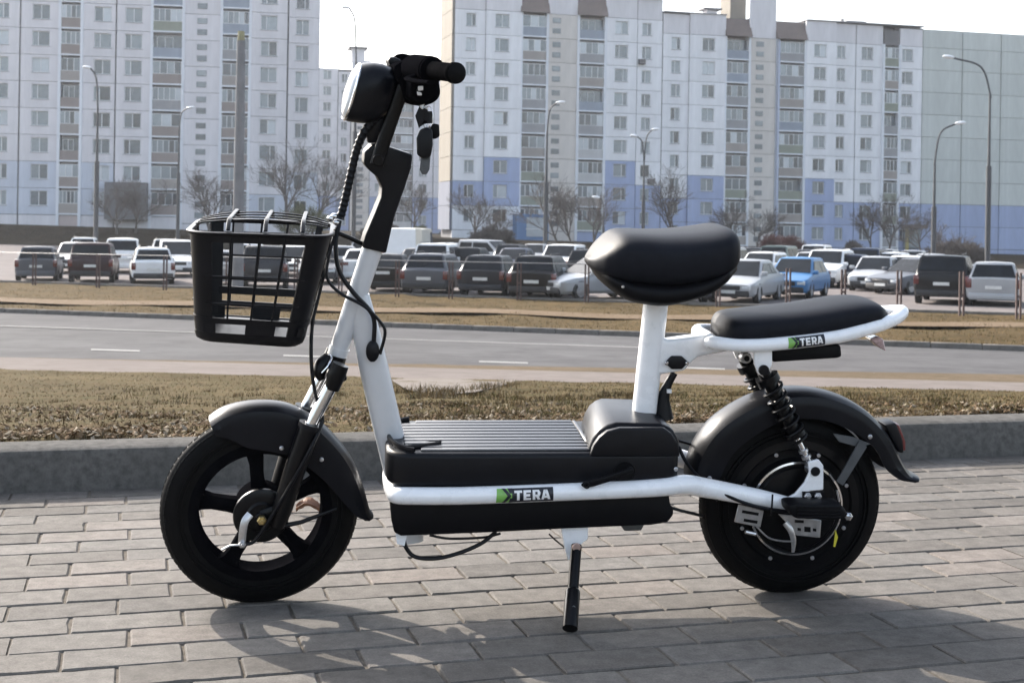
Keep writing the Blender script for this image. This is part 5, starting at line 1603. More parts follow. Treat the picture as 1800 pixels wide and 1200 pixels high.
# battery cover behind the footboard
hump = [(1026, 806), (1026, 792), (1034, 772), (1046, 757), (1062, 748), (1085, 744), (1172, 746), (1186, 758), (1196, 778), (1196, 806)]
mb = slab([(x + (7 if x < 1070 else 0), y) for x, y in hump], -0.116, 0.105, 0.014, 4); xs_ = [v.co.x for v in mb.bm.verts]; al, am = min(xs_), (min(xs_) + max(xs_)) / 2
for v in mb.bm.verts:                                   # the cover narrows towards its far side
    k_ = max(0.0, min(1.0, (am - v.co.x) / (am - al)))
    v.co.x += k_ * 0.026 * (v.co.y + 0.116) / 0.221
HU = part(mb, "battery_cover", M_fender)
panel = [(1037, 803), (1044, 783), (1054, 769), (1068, 758), (1090, 752.5), (1168, 752.5), (1181, 762), (1192, 779), (1196, 803)]
mb = slab(panel, -0.134, -0.1175, 0.004, 3); part(mb, "side_panel", M_blk, HU)
mb = MB(); mb.lathe([(0.0001, 0.0), (0.019, 0.0), (0.0195, 0.0015), (0.0205, 0.0015), (0.0205, 0.0), (0.022, -0.001)], 28, lat(L(1098, 829, -DH - 0.0012)), loop=False); part(mb, "socket_recess", M_blk_rough, DK)
mb = slab([(1112, 821), (1116, 829), (1075, 846), (1042, 856), (1028, 858), (1021, 853), (1028, 847), (1060, 839)], -0.158, -0.150, 0.003, 2); LEV = part(mb, "pedal_crank", M_blk_rough)
mb = MB(); mb.lathe([(0.003, 0), (0.0065, 0), (0.0065, 0.004), (0.003, 0.004)], 16, lat(L(1031, 852, -0.158))); part(mb, "eyelet", M_blk, LEV)
mb = MB(); mb.tube([L(1108, 826, -0.155), L(1108, 826, -0.125)], 0.007, 12); part(mb, "spindle", M_blk, LEV)
# battery box under the footboard
bt = [(686, 880), (900, 880), (1100, 872), (1176, 868), (1179, 888), (1184, 892), (1184, 905), (1174, 918), (1145, 923), (1000, 929), (860, 936), (705, 942), (693, 936), (688, 915)]
mb = slab(bt, -0.118, 0.118, 0.006, 2); part(mb, "battery_box", M_blk_rough)
mb = slab([(695, 938), (716, 938), (711, 959), (698, 955)], -0.105, -0.101); part(mb, "frame_tab", M_white)
mb = slab([(1090, 922), (1134, 920), (1128, 933), (1098, 934)], -0.06, 0.06, 0.004); part(mb, "skid_plate", M_strut)

# kickstand
mb = slab([(986, 925), (1034, 922), (1034, 948), (1022, 956), (1014, 984), (998, 984), (992, 960)], -0.108, -0.098, 0.002, 1); KB = part(mb, "kickstand_bracket", M_white)
foot = M_SCI @ on_level(1002, 1104, 0.010); top = L(1013, 962, -0.125)
mid = top.lerp(foot, 0.56)
mb = MB(); mb.tube([top + (top - foot).normalized() * 0.004, mid], 0.0105, 18); KS = part(mb, "kickstand_leg", M_gloss)
mb = MB(); mb.tube([mid - (foot - top) * 0.03, mid, foot], [0.0115, 0.0145, 0.0145], 18); part(mb, "kickstand_sleeve", M_gloss, KS)
disc(L(1013, 961, -0.135), 0.0085, 0.004, M_copper, "pivot_bolt", KS, seg=20)
mb = MB(); mb.tube([mid.lerp(foot, .3) + Vector((0, -0.013, 0)), mid.lerp(foot, .34) + Vector((0, -0.018, 0))], 0.004, 10); part(mb, "button", M_steel, KS)
mb = MB(); mb.tube([L(965, 938, -0.05), L(978, 950, -0.06), L(993, 962, -0.09)], 0.0018, 6, smooth=4); part(mb, "stand_spring", M_blk)

# ------------------------------------------------------------------ rear suspension
def shock(top, bot, name_label=None):
    ax = (bot - top); Ls = ax.length; d = ax.normalized()
    u = d.orthogonal().normalized(); v = d.cross(u)
    mb = MB(); mb.tube([top + d * 0.004, top + d * (Ls * .66)], 0.0145, 18); o = part(mb, "shock_absorber", M_gloss, label=name_label)
    mb = MB(); mb.tube([top + d * Ls * .6, bot - d * 0.004], 0.0062, 14); part(mb, "rod", M_chrome, o)
    hel = []; turns = 7.0; n = 110
    for k in range(n + 1):
        t = k / n; a = 2 * pi * turns * t
        hel.append(top + d * (0.028 + t * (Ls * .58)) + u * cos(a) * 0.0205 + v * sin(a) * 0.0205)
    mb = MB(); mb.tube(hel, 0.0034, 8); part(mb, "spring", M_gloss, o)
    for t0, t1, r in ((0.014, 0.028, .024), (Ls * .62, Ls * .66, .023)):
        mb = MB(); mb.tube([top + d * t0, top + d * t1], r, 20); part(mb, "spring_seat", M_gloss, o)
    for c in (top, bot):
        mb = MB(); mb.tube([c + Vector((0, -0.012, 0)), c + Vector((0, 0.012, 0))], 0.0125, 18); part(mb, "eye", M_steel, o)
    # lower spacers
    for t in (.80, .86, .92):
        mb = MB(); mb.tube([bot - d * (Ls * (1 - t)), bot - d * (Ls * (1 - t) - 0.006)], 0.010, 14); part(mb, "ring", M_steel, o)
    return o
s_t, s_b = L(1342, 650, -0.066), L(1428, 824, -0.072)
shock(s_t, s_b, "near coil spring shock absorber")
shock(mir(s_t), mir(s_b), "far coil spring shock absorber")
disc(mir(s_t) + Vector((0, -0.012, 0)), 0.012, 0.006, M_steel, "bolt", None, seg=20)
disc(mir(s_t) + Vector((0, -0.019, 0)), 0.006, 0.003, M_blk, "bolt", None, seg=16)
axl = [(1421, 812), (1439, 807), (1448, 818), (1448, 861), (1424, 863), (1408, 880), (1385, 894), (1379, 878), (1398, 868), (1415, 848), (1423, 830)]
mb = slab(axl, -0.094, -0.086, 0.002, 1); AX = part(mb, "axle_plate", M_white, label="white axle plate on the near side")
mb = MB(); mb.prism([L(x, y, -0.094) for x, y in axl], 0.086, 0.094, lambda p, d: Vector((p.x, d, p.z))); part(mb, "axle_plate", M_white)
disc(L(1433, 828, -0.0945), 0.0095, 0.004, M_blk, "bolt", AX, seg=20)
mb = slab([(1411, 864), (1449, 864), (1449, 880), (1411, 882)], -0.098, -0.094); part(mb, "clamp_plate", M_blk, AX)
for x in (1419, 1437): hexnut(L(x, 871, -0.099), 0.0075, 0.006, M_steel, "bolt", AX)
peg = [(1386, 888), (1398, 886), (1480, 887), (1489, 899), (1487, 911), (1470, 915), (1400, 912), (1388, 903)]
mb = slab(peg, -0.150, -0.098, 0.005, 2); PEG = part(mb, "foot_peg", M_blk_rough, label="black folded foot peg")
for k in range(4):
    y = 890 + k * 5.6
    mb = slab([(1402, y), (1478, y + .5), (1478, y + 3), (1402, y + 2.5)], -0.1525, -0.149); part(mb, "rib", M_blk, PEG)
hexnut(L(1490, 906, -0.12), 0.0085, 0.007, M_chrome, "bolt", PEG)
# lower plates, brake arm, cable
def holed_plate(poly, b0, b1, holes, name, material):
    mb = slab(poly, b0, b1, 0.0012, 1); o = part(mb, name, material)
    for h in holes:
        m2 = slab(h, b0 - 0.0007, b0 + 0.001); part(m2, "slot", M_blk_rough, o)
    return o
holed_plate([(1298, 886), (1343, 897), (1337, 927), (1291, 917)], -0.084, -0.081, [[(1305, 896), (1334, 901), (1333, 906), (1304, 901)], [(1308, 911), (1332, 915), (1331, 920), (1307, 916)]], "cable_plate", M_steel)
holed_plate([(1368, 903), (1398, 906), (1444, 914), (1442, 945), (1400, 941), (1388, 924)], -0.081, -0.078, [[(1397, 913), (1413, 914), (1413, 919), (1397, 918)], [(1402, 927), (1408, 928), (1408, 933), (1402, 932)], [(1414, 925), (1425, 926), (1425, 935), (1414, 934)], [(1429, 928), (1435, 929), (1435, 934), (1429, 933)]], "brake_plate", M_steel)
mb = MB(); mb.tube([L(1380, 918, -0.085), L(1390, 932, -0.088), L(1395, 950, -0.088), L(1394, 970, -0.086)], [1, 1.0, .9, .5], 8, flat=(0.0065, 0.002, (1, 0, 0)), smooth=4); part(mb, "brake_arm", M_steel)
mb = MB(); mb.tube([L(1330, 925, -0.08), L(1350, 944, -0.084), L(1372, 950, -0.087), L(1394, 951, -0.09)], 0.0018, 6, smooth=4); part(mb, "brake_cable", M_steel)
mb = MB(); mb.tube([L(1310, 934, -0.08), L(1328, 938, -0.08)], 0.004, 8); part(mb, "cable_stop", M_steel)
mb = slab([(1469, 931), (1473, 944), (1468, 961), (1465, 960)], -0.046, -0.044); part(mb, "valve_tag", M_yellow, RW)
for p in ([(1458, 833), (1466, 845)], [(1471, 861), (1475, 881)]):
    mb = MB(); mb.tube([L(*p[0], -0.06), L(*p[1], -0.06)], 0.0022, 6); part(mb, "wire", M_steel)
CABLE = lambda pts, r=0.0035, nm="cable", m=None, sm=6: part((lambda q: q.tube(pts, r, 8, smooth=sm))(MB()), nm, m or M_blk)
CABLE([L(1193, 785, -0.04), L(1205, 810, -0.06), L(1228, 838, -0.09), L(1262, 862, -0.115), L(1310, 884, -0.107), L(1345, 893, -0.104), L(1392, 900, -0.10)], 0.0036)
CABLE([L(1180, 892, -0.1), L(1205, 899, -0.09), L(1235, 906, -0.06)], 0.0032)
CABLE([L(1192, 774, 0.02), L(1215, 781, 0.03), L(1235, 790, 0.03)], 0.003)
for x, y0, y1 in ((1262, 851, 880), (1357, 869, 905)):
    mb = MB(); mb.tube([L(x + 1, y0, -0.105), L(x, (y0 + y1) / 2, -0.118), L(x - 2, y1, -0.105)], 0.0022, 6, smooth=4); part(mb, "cable_tie", M_blk)
CABLE([L(708, 940, -0.09), L(714, 962, -0.09), L(730, 978, -0.09), L(765, 981, -0.09), L(805, 972, -0.085), L(845, 955, -0.08), L(872, 934, -0.07)], 0.0042)
CABLE([L(755, 940, -0.06), L(790, 946, -0.06), L(850, 944, -0.06), L(880, 937, -0.06)], 0.0026)
# cable boot behind the seat tube
mb = MB(); mb.tube([L(1186, 655, 0), L(1174, 675, 0.0), L(1166, 700, 0.0), L(1166, 735, 0.0)], [.007, .009, .013, .021], 12, smooth=4); part(mb, "cable_boot", M_blk)
mb = MB(); mb.lathe([(0.0001, 0), (0.036, 0), (0.034, 0.006), (0.0285, 0.012), (0.0001, 0.012)], 28, Matrix.Translation(L(1131, 737, 0) + Vector((0.004, 0, 0))), loop=False); part(mb, "post_collar", M_blk)
mb = MB(); mb.box((0, -0.004, 0), (0.009, 0.004, 0.007), Matrix.Translation(L(1172, 690, -0.012))); part(mb, "cable_clip", M_stk_white)

# ------------------------------------------------------------------ fork, steered
def st_tube(pts, r, name, material, seg=20, smooth=0, parent=None, label=None, flat=None):
    mb = MB(); mb.tube([STEER @ Vector(p) for p in pts], r, seg, smooth=smooth, flat=flat)
    return part(mb, name, material, parent, label)
FB = 0.062
for sg in (-1, 1):
    def q(x, y): 
        p = LU(x, y, -FB); return Vector((p.x, sg * FB, p.z))
    FK = st_tube([q(545, 747), q(540, 762), q(515, 835), q(496, 895), q(487, 925)], [.0205, .021, .0205, .0195, .013], "fork_leg", M_gloss, 22, 4)
    st_tube([q(546, 744), q(543, 753)], 0.0225, "dust_seal", M_blk, 22, 0, FK)
    st_tube([q(592, 660), q(546, 748)], 0.0125, "stanchion", M_chrome, 20, 0, FK)
    st_tube([q(599, 640), q(591, 660), q(583, 684)], [.0165, .018, .0145], "fork_clamp", M_gloss, 20, 3, FK)
    mb = MB(); p = FC + Vector((0, sg * 0.056, 0)); qd = q(496, 900); 
    mb.tube([STEER @ Vector((qd.x, sg * .056, qd.z)), STEER @ Vector(p)], 1.0, 10, flat=(0.016, 0.004, (0, 0, 1))); part(mb, "dropout", M_gloss, FK)
mb = MB(); c = LU(588, 650, 0)
mb.box((-0.018, -0.064, -0.012), (0.018, 0.064, 0.012), STEER @ Matrix.Translation(c) @ Matrix.Rotation(radians(-16), 4, 'Y')); mb.bevel(0.006, 2); part(mb, "fork_crown", M_gloss)
st_tube([LU(592, 624, 0), LU(586, 646, 0)], 0.020, "lower_bearing", M_gloss, 24)
st_tube([LU(575, 627, -0.03), LU(566, 640, -0.04), LU(562, 655, -0.045), LU(566, 668, -0.05)], [.010, .014, .013, .006], "horn", M_gloss, 16, 4)
st_tube([LU(566, 628, -0.03), LU(582, 625, -0.035), LU(578, 640, -0.05), LU(565, 655, -0.055)], .0025, "horn_clip", M_chrome, 8, 3)

# stem cover (turns with the bars)
mb = slab([(637, 286), (639, 266), (652, 252), (672, 254), (722, 270), (720, 292), (706, 335), (690, 380), (676, 442), (634, 432), (640, 410), (656, 372), (667, 345), (669, 327), (661, 310), (646, 297)], -0.026, 0.026, 0.004, 3, proj=LU, at=0)
mb.xf(STEER); part(mb, "stem_cover", M_blk)
for sg in (-1, 1):
    def q(x, y):
        p = LU(x, y, -0.036); return Vector((p.x, sg * 0.036, p.z))
    st_tube([q(662, 290), q(668, 270), q(690, 205), q(706, 160), q(720, 128)], 1.0, "bar_riser", M_gloss, 14, 4, flat=(0.0135, 0.007, (1, 0, 0), 0.8))
    p = LU(664, 282, -0.044); p.y = sg * 0.044 + (0.006 if sg > 0 else 0)
    disc(p, 0.011, 0.006, M_gloss, "bolt", None, STEER, seg=18)
# handlebar
bc = LU(727, 130, 0); ge = LU(803, 129, -0.30); gi = LU(762, 124, -0.185)
def mirS(p): return Vector((p.x, -p.y, p.z))
bar = [ge, gi, LU(735, 126, -0.1), bc]
st_tube(bar + [mirS(p) for p in reversed(bar[:-1])], 0.0105, "handlebar", M_gloss, 14, 4)
for sg in (-1, 1):
    m_ = (lambda p: p) if sg < 0 else mirS
    d = (ge - gi).normalized()
    # grip with raised rings
    n = 26; pts = []; rs = []
    for k in range(n + 1):
        t = k / n; pts.append(m_(gi.lerp(ge, t)))
        r = 0.0165 if k % 2 else 0.0150
        if t > 0.86: r = 0.0188
        if k in (n,): r = 0.0165
        rs.append(r)
    GR = st_tube(pts, rs, "grip", mat("grip_rubber", (0.006, 0.006, 0.0065), 0.85, spec=0.0, var=0.3, var_scale=60, bump=0.4, bump_scale=300), 24, label="near handlebar grip" if sg < 0 else "far handlebar grip")
    st_tube([m_(ge), m_(ge + d * 0.004)], [0.0165, 0.010], "end_cap", M_rubber, 24, parent=GR)
    c0 = gi - d * 0.004
    st_tube([m_(c0 - d * 0.006), m_(c0)], 0.024, "grip_flange", M_matte, 26, parent=GR)
    st_tube([m_(c0 - d * 0.105), m_(c0 - d * 0.007)], 0.0255, "switch_housing", M_matte, 14, parent=GR)
    lp = [c0 - d * 0.03 + Vector((-0.02, 0, -0.012)), c0 + Vector((-0.045, 0, -0.016)), c0 + d * 0.05 + Vector((-0.05, 0, -0.018)), c0 + d * 0.11 + Vector((-0.043, 0, -0.018))]
    st_tube([m_(p) for p in lp], 1.0, "brake_lever", M_matte, 10, 4, parent=GR, flat=(0.004, 0.0075, (0, 0, 1)))
# switch box with key lock on the bars
mb = slab([(694, 140), (716, 116), (742, 112), (764, 126), (769, 166), (760, 178), (738, 186), (712, 182), (700, 170)], -0.045, 0.045, 0.010, 3, proj=LU, at=0); mb.xf(STEER); DISP = part(mb, "display_housing", M_matte)
mb = slab([(722, 120), (766, 122), (771, 168), (755, 181), (736, 187), (720, 172)], -0.115, -0.052, 0.007, 3, proj=LU); mb.xf(STEER); SWB = part(mb, "switch_box", M_matte)
mb = slab([(735, 152), (744, 151), (744, 159), (735, 160)], -0.118, -0.1135, 0.001, 1, proj=LU); mb.xf(STEER); part(mb, "button", M_stk_white, SWB)
mb = slab([(733, 161), (741, 163), (742, 168), (734, 168)], -0.118, -0.1135, 0.001, 1, proj=LU); mb.xf(STEER); part(mb, "button", M_stk_white, SWB)
mb = slab([(684, 106), (690, 100), (704, 103), (712, 112), (706, 122), (690, 121)], 0.02, 0.075, 0.006, 3, proj=LU, at=0.0); mb.xf(STEER); part(mb, "mirror_mount", M_blk)
mb = slab([(686, 116), (700, 107), (734, 106), (742, 124), (730, 150), (700, 156), (688, 140)], -0.042, 0.042, 0.006, 2, proj=LU, at=0); mb.xf(STEER); part(mb, "bar_clamp", M_matte)
# headlight
mbh = MB(); rings = []
hl = [(632, 112, 603, 210, .050), (640, 110.5, 612, 214, .056), (655, 109.5, 628, 216, .059), (672, 112, 645, 217, .058), (686, 118, 660, 213, .053), (697, 128, 674, 203, .043), (703, 142, 688, 188, .024)]
def hring(x0, y0, x1, y1, w, e=2.7, seg=32):
    t, b_ = LU(x0, y0), LU(x1, y1); c = (t + b_) / 2; hv = (t - b_) / 2; r = []
    for k in range(seg):
        an = 2 * pi * k / seg; ca, sa = cos(an), sin(an)
        ca = math.copysign(abs(ca) ** (2 / e), ca); sa = math.copysign(abs(sa) ** (2 / e), sa)
        r.append(STEER @ (c + hv * sa + Vector((0, w * ca, 0))))
    return r
mbh.rings([hring(*h) for h in hl]); HL = part(mbh, "headlight", M_fender, smooth=50)
mbh = MB()
mbh.rings([hring(633, 112, 605, 211, .0505), hring(627.5, 117, 601.5, 206, .0495), hring(620, 124, 599.5, 196, .043), hring(613, 136, 600.5, 182, .030), hring(607, 152, 602.5, 168, .010)])
part(mbh, "lens", M_lens, HL, smooth=60)
mbh = MB(); mbh.tube(hring(632, 113, 604, 210, .051), 0.0028, 8, loop=True); part(mbh, "lens_rim", M_chrome, HL)
# headlight arm
mb = slab([(648, 205), (676, 205), (690, 225), (676, 248), (646, 252), (642, 230)], -0.012, 0.012, 0.004, 2, proj=LU, at=0); mb.xf(STEER); part(mb, "headlight_arm", M_blk, HL)

# wrapped cable loom
loom = catmull([LS(662, 205, -0.02), LS(640, 232, -0.02), L(626, 268, -0.02), L(616, 310, -0.02), L(607, 350, -0.02), L(598, 385, -0.02)], 0, 12)[0]
mb = MB(); mb.tube(loom, [0.0072 + (0.0017 if i % 3 == 0 else 0) for i in range(len(loom))], 12); part(mb, "cable_loom", M_blk)
CABLE([LS(668, 208, -0.01), LS(650, 225, -0.01), L(632, 262, -0.01), L(622, 300, -0.015)], 0.003)
for x, y in ((581, 384), (592, 391), (588, 380)):
    mb = MB(); mb.sphere(L(x, y, -0.02), 0.0075, 8, sc=(1, 1, .8)); part(mb, "loom_clip", M_chrome)
mb = MB(); mb.tube([L(585, 406, -0.03), L(612, 417, -0.025), L(640, 430, -0.01)], 0.0045, 10); part(mb, "basket_stay", M_gloss)
CABLE([L(597, 388, -0.02), L(590, 430, -0.035), L(596, 475, -0.04), L(620, 513, -0.04), L(648, 543, -0.036), L(658, 565, -0.034), L(657, 602, -0.034)], 0.0045)
CABLE([L(592, 400, -0.03), L(578, 450, -0.04), L(575, 488, -0.045), L(598, 515, -0.045), L(640, 538, -0.04), L(668, 565, -0.036), L(677, 585, -0.036), L(668, 622, -0.034)], 0.0032)
CABLE([L(588, 408, -0.02), L(560, 520, -0.04), L(549, 570, -0.05), LS(547, 630, -0.055), LS(552, 680, -0.06), LS(563, 722, -0.064), LS(566, 742, -0.066), LS(545, 790, -0.088), LS(500, 870, -0.084), LS(452, 945, -0.07), LS(430, 957, -0.066)], 0.0036)
mb = MB(); mb.sphere(L(655, 617, -0.034), 0.014, 10, sc=(0.95, 0.7, 1.55)); part(mb, "cable_boot", M_blk)

# ------------------------------------------------------------------ stickers on the tubes
def sticker(path, rad_at, c0, c1, parent):
    """a sticker bent round a tube: path(t)->centre and direction, letters as small strips"""
    def pt(u, v, off):
        c, d, r = path(u)
        n0 = Vector((0, -1, 0)); n0 = (n0 - d * n0.dot(d)).normalized(); w = d.cross(n0) * -1
        if w.z < 0: w = -w
        ang = (v - 0.5) * c1 / r + 0.12
        return c + (n0 * cos(ang) + w * sin(ang)) * (r + off)
    def strip(quad, off, mbx, n=8):
        (xl0, xr0, y0), (xl1, xr1, y1) = quad
        m = max(1, int(n * (y1 - y0) + 0.999)); rows = []
        for i in range(m + 1):
            t = i / m; y = lerp(y0, y1, t)
            rows.append([mbx.bm.verts.new(pt(lerp(xl0, xl1, t), y, off)), mbx.bm.verts.new(pt(lerp(xr0, xr1, t), y, off))])
        for a, b in zip(rows[:-1], rows[1:]): mbx._face([a[0], a[1], b[1], b[0]])
    mb = MB()
    for i in range(20): strip(((.20 + .04 * i, .20 + .04 * (i + 1), 0.0), (.20 + .04 * i, .20 + .04 * (i + 1), 1.0)), 0.0004, mb, 10)
    base = part(mb, "sticker", M_stk_black, parent, smooth=80)
    mb = MB()
    strip(((0.0, .13, 0.0), (.02, .13, 1.0)), 0.0005, mb, 10); strip(((.13, .28, 0.0), (.13, .28, 1.0)), 0.0005, mb, 10)
    part(mb, "sticker_arrow", M_green, base, smooth=80)
    mb = MB()   # dark chevron of the X
    strip(((.10, .16, 0.0), (.20, .27, 0.5)), 0.0009, mb, 10); strip(((.20, .27, 0.5), (.10, .16, 1.0)), 0.0009, mb, 10)
    strip(((.22, .29, 0.0), (.24, .30, 0.35)), 0.0009, mb, 10); strip(((.24, .30, 0.65), (.20, .29, 1.0)), 0.0009, mb, 10)
    part(mb, "sticker_cross", M_stk_black, base, smooth=80)
    # letters T E R A
    y0, y1 = .18, .82; H = y1 - y0; w = .135; k = .042
    def Q(mbx, X, a, b, c, d, lo, hi): strip(((X + a * w, X + b * w, y0 + lo * H), (X + c * w, X + d * w, y0 + hi * H)), 0.0009, mbx, 14)
    X = .32
    for ch in "TERA":
        mb = MB()
        if ch == 'T':
            Q(mb, X, 0, 1, 0, 1, .76, 1); Q(mb, X, .33, .67, .33, .67, 0, .76)
        elif ch == 'E':
            Q(mb, X, 0, .34, 0, .34, .24, .38); Q(mb, X, 0, .34, 0, .34, .62, .76)
            Q(mb, X, 0, .95, 0, .95, .76, 1); Q(mb, X, 0, .85, 0, .85, .38, .62); Q(mb, X, 0, .95, 0, .95, 0, .24)
        elif ch == 'R':
            Q(mb, X, 0, .34, 0, .34, 0, .36); Q(mb, X, 0, .34, 0, .34, .55, .80); Q(mb, X, .64, 1, .64, 1, .55, .80)
            Q(mb, X, 0, .9, 0, .97, .36, .55); Q(mb, X, 0, .97, 0, .82, .80, 1); Q(mb, X, .64, 1.04, .42, .78, 0, .36)
        else:
            Q(mb, X - .01, 0, .34, .34, .70, 0, 1); Q(mb, X - .01, .86, 1.2, .44, .80, 0, 1); Q(mb, X - .01, .3, .9, .34, .86, .18, .40)
        part(mb, "letter", M_stk_white, base, smooth=80)
        X += w + .024
def rail_path(pts, rads):
    P_, R_ = catmull([Vector(p) for p in pts], rads, 10)
    def at_a(a):
        for i in range(len(P_) - 1):
            if P_[i].x <= a <= P_[i + 1].x:
                t = (a - P_[i].x) / max(1e-9, P_[i + 1].x - P_[i].x)
                return P_[i].lerp(P_[i + 1], t), (P_[i + 1] - P_[i]).normalized(), lerp(R_[i], R_[i + 1], t)
    return at_a
rp = rail_path(near, rad); aL, aR = L(872, 868, -0.154).x, L(973, 866, -0.154).x
sticker(lambda u: rp(lerp(aL, aR, u)), None, 0, 0.0295, RAIL)
rp2 = rail_path(rk, [.0132] * len(rk)); bL, bR = L(1386, 600, -0.101).x, L(1450, 594, -0.101).x
sticker(lambda u: rp2(lerp(bL, bR, u)), None, 0, 0.0235, RACK)

# ------------------------------------------------------------------ basket
BT, BB = 0.125, 0.098                                   # half depth at the rim and at the base
tl, tr_ = L(329, 411, -BT), L(582, 419, -BT)
bl, br = L(339, 592, -BB), L(534, 604, -BB)
BK = empty("basket"); BK.parent = SC; BK["label"] = "black plastic front basket with a lid of bars"
def bpt(u, v, w):
    """u along the basket 0..1, v across -1..1, w height 0 (base) .. 1 (rim)"""
    a0, a1 = lerp(bl.x, tl.x, w), lerp(br.x, tr_.x, w)
    z = lerp(lerp(bl.z, br.z, u), lerp(tl.z, tr_.z, u), w)
    return Vector((lerp(a0, a1, u), lerp(BB, BT, w) * v, z))
def rrect(n=6, cu=0.16, cv=0.36):
    out = []
    for (U, V, a0) in ((cu, -1 + cv, 1.0), (1 - cu, -1 + cv, 1.5), (1 - cu, 1 - cv, 0.0), (cu, 1 - cv, 0.5)):
        for k in range(n):
            an = pi * (a0 + .5 * k / (n - 1)); out.append((U + cu * cos(an), V + cv * sin(an)))
    return out
RR = rrect()
def bring(w, off=0.0, dz=0.0, RR=RR):
    c = bpt(.5, 0, w); r = []
    for u, v in RR:
        p = bpt(u, v, w); d = (p - c); d.z = 0
        p = p + d.normalized() * off; p.z += dz; r.append(p)
    return r
def bpart(mb, name, m=M_blk, smooth=40, parent=BK):
    o = part(mb, name, m, parent, smooth=smooth); return o
def slots_band(w0, w1, spans, v, th=0.004, inner=False):
    mb = MB()
    for u0, u1 in spans:
        n = 4
        A = [[], [], [], []]
        pts0 = [bpt(lerp(u0, u1, i / n), v, w0) for i in range(n + 1)]; pts1 = [bpt(lerp(u0, u1, i / n), v, w1) for i in range(n + 1)]
        sgn = 1 if v > 0 else -1
        q = lambda p, o: p + Vector((0, sgn * o, 0))
        rings = [[q(a, 0), q(b, 0), q(b, -th), q(a, -th)] for a, b in zip(pts0, pts1)]
        mb.rings(rings)
    return mb
# rim: flat band with a turned lip
mb = MB(); mb.rings([bring(.985, 0.001), bring(1.0, 0.002), bring(1.0, 0.007, .001), bring(1.0, 0.008, .004), bring(1.0, 0.003, .006), bring(1.0, -.004, .005), bring(.995, -.004), bring(.985, -.0025)], loop=True); bpart(mb, "rim", M_fender)
bpart(slots_band(.925, .99, [(.12, .88)], -1), "rim_band")
# base tray
mb = MB(); mb.rings([bring(-.05, -.012), bring(-.02, -.002), bring(.02, .0), bring(.055, .001), bring(.055, -.003), bring(.02, -.004), bring(-.005, -.008)], loop=True); bpart(mb, "base_rim")
for v in (-1, 1):
    bpart(slots_band(.055, .145, [(.10, .20)], v), "base_band"); bpart(slots_band(.055, .145, [(.46, .72)], v), "base_band"); bpart(slots_band(.055, .145, [(.92, .97)], v), "base_band")
mb = MB(); mb.rings([bring(.145, .001), bring(.20, .0015), bring(.20, -.003), bring(.145, -.0035)], loop=True); bpart(mb, "lower_band")
# floor with ribs
mb = MB(); r0 = bring(.03, -.004); r1 = bring(.045, -.004); mb.rings([r0, r1]); bpart(mb, "floor", M_fender)
# corner posts follow the rounded corners
def corner(idx0, ext, k0=0, k1=6, name="corner_post"):
    mb = MB()
    seq = [RR[idx0 + k] for k in range(k0, k1)]
    (u0, v0), (u5, v5) = seq[0], seq[-1]
    rings = []
    pre, post = ext
    pts = pre + seq + post
    rows = 6
    for j in range(rows + 1):
        w = lerp(.04, .985, j / rows)
        c = bpt(.5, 0, w); r = []
        for u, v in pts: r.append(bpt(u, v, w))
        rin = []
        for u, v in reversed(pts):
            p = bpt(u, v, w); d = c - p; d.z = 0; rin.append(p + d.normalized() * .0035)
        rings.append(r + rin)
    mb.rings(rings); bpart(mb, name)
corner(0, ([(0, -.62)], [(.165, -1)]))
corner(6, ([(.835, -1)], [(1, -.62)]))
corner(12, ([], []), 3, 5)
corner(18, ([], []), 0, 3)
# thin bars of the four sides
def bar_line(pts, r=0.0019, name="bar"):
    mb = MB(); mb.tube(pts, r, 6); bpart(mb, name)
for v in (-1, 1):
    for u in (.30, .50, .68) if v < 0 else (.24, .46, .66):
        bar_line([bpt(u, v * .99, w) for w in (.145, .4, .7, .985)], 0.0021 if v < 0 else 0.0024)
    for w in (.34, .60) if v < 0 else (.42, .66, .84):
        bar_line([bpt(u, v * .985, w) for u in (.12, .5, .88)], 0.002 if v < 0 else 0.0021)
bpart(slots_band(.27, .345, [(.12, .88)], 1), "side_band");
for u in (0, 1):
    for v in (-.3, .05, .4):
        bar_line([bpt(u, v, w) for w in (.145, .5, .985)], 0.0026)
    for w in (.34, .58, .78):
        bar_line([bpt(u, -.62, w), bpt(u, 0, w), bpt(u, .62, w)], 0.0022)
# lid: long bars, three cross bars
LID = empty("lid"); LID.parent = BK
for v in (-.6, -.2, .2, .6):
    pts = []
    for k in range(13):
        u = lerp(.03, .97, k / 12)
        v2 = v * (0.62 + 0.38 * min(1, min(u, 1 - u) * 5.0))
        p = bpt(u, v2, 1.0); p.z += 0.006 + 0.019 * sin(pi * min(1, max(0, u))) ** .5
        pts.append(p)
    mb = MB(); mb.tube(pts, 1.0, 8, flat=(0.0015, 0.0022, (0, 0, 1), .7)); bpart(mb, "lid_bar", M_fender)
for u in (.28, .54, .80):
    pts = []
    for k in range(13):
        v = lerp(-.99, .99, k / 12)
        p = bpt(u, v, 1.0); p.z += 0.006 + 0.022 * min(1, (1 - abs(v)) * 4) ** .6
        pts.append(p)
    mb = MB(); mb.tube(pts, 1.0, 8, flat=(0.0016, 0.0040, (0, 0, 1), .7)); bpart(mb, "lid_cross_bar", M_fender)
bpy.data.objects.remove(LID)

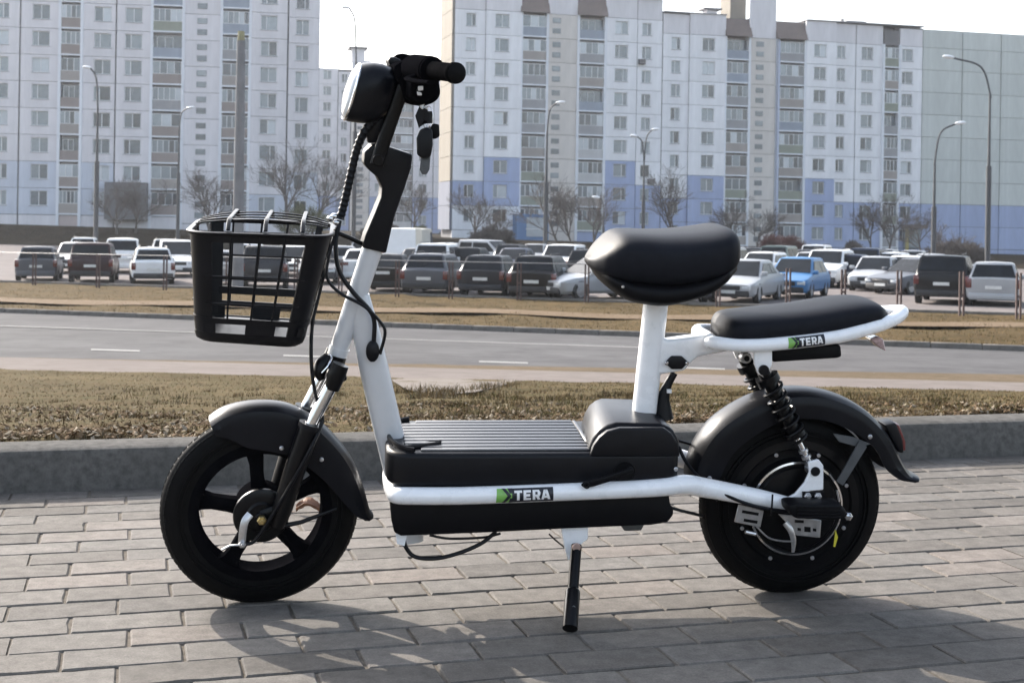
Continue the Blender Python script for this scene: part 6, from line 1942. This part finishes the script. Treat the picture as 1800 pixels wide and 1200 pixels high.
# ------------------------------------------------------------------ keys hanging from the lock
KEY = empty("key_ring"); kc = M_SC @ LS(748, 186, -0.06); KEY.location = kc
tag(KEY, "bunch of black keys and fobs hanging below the handlebar", "keys")
def K(x, y, dd=0.0):
    d = (kc.y + dd); return P(x, y, d) - kc
def kpart(mb, name, m):
    return mb.build(name, m, KEY)
mb = MB(); mb.tube([K(743, 182), K(741, 188), K(744, 192)], 0.004, 8); kpart(mb, "key_blade", M_steel)
mb = MB(); mb.tube([K(745, 190), K(738, 205), K(741, 219), K(752, 214), K(752, 196)], 1.0, 8, flat=(0.009, 0.0035, (1, 0, 0))); kpart(mb, "key_head", M_blk)
ring = [K(754 + 7 * cos(t), 206 + 19 * sin(t)) for t in [2 * pi * k / 20 for k in range(20)]]
mb = MB(); mb.tube(ring, 0.0008, 6, loop=True); kpart(mb, "split_ring", M_chrome)
ring = [K(750 + 5 * cos(t), 218 + 9 * sin(t), .004) for t in [2 * pi * k / 16 for k in range(16)]]
mb = MB(); mb.tube(ring, 0.001, 6, loop=True); kpart(mb, "split_ring", M_chrome)
def kslab(poly, d0, d1, bev):
    m = MB(); m.prism([Vector((x, y, 0)) for x, y in poly], d0, d1, lambda p, d: K(p.x, p.y, d)); m.bevel(bev, 3); return m
kpart(kslab([(738, 228), (750, 223), (760, 228), (761, 255), (757, 276), (742, 279), (733, 272), (732, 243)], -.012, .002, .004), "remote_fob", M_blk)
kpart(kslab([(752, 225), (762, 217), (772, 219), (773, 240), (765, 245), (754, 243)], .004, .014, .003), "remote_fob", M_blk_rough)
kpart(kslab([(740, 274), (757, 272), (755, 298), (750, 307), (742, 307), (738, 298)], .003, .011, .003), "key_fob", M_strut)
# ================================================================== haze
mh = bpy.data.materials.new("haze_air"); mh.use_nodes = True
n, l = nt(mh); n.remove(n["Principled BSDF"])
pv = n.new("ShaderNodeVolumePrincipled"); pv.inputs['Color'].default_value = (0.9, 0.94, 1.0, 1)
pv.inputs['Density'].default_value = 0.00025; pv.inputs['Anisotropy'].default_value = 0.35
l.new(pv.outputs[0], n["Material Output"].inputs['Volume'])
mb = MB(); mb.box((-805, -155, -3.7), (805, 1205, 46))
hz = mb.build("haze", mh, None, 0); hz["kind"] = "stuff"; hz["label"] = "pale thin daylight haze in the air"
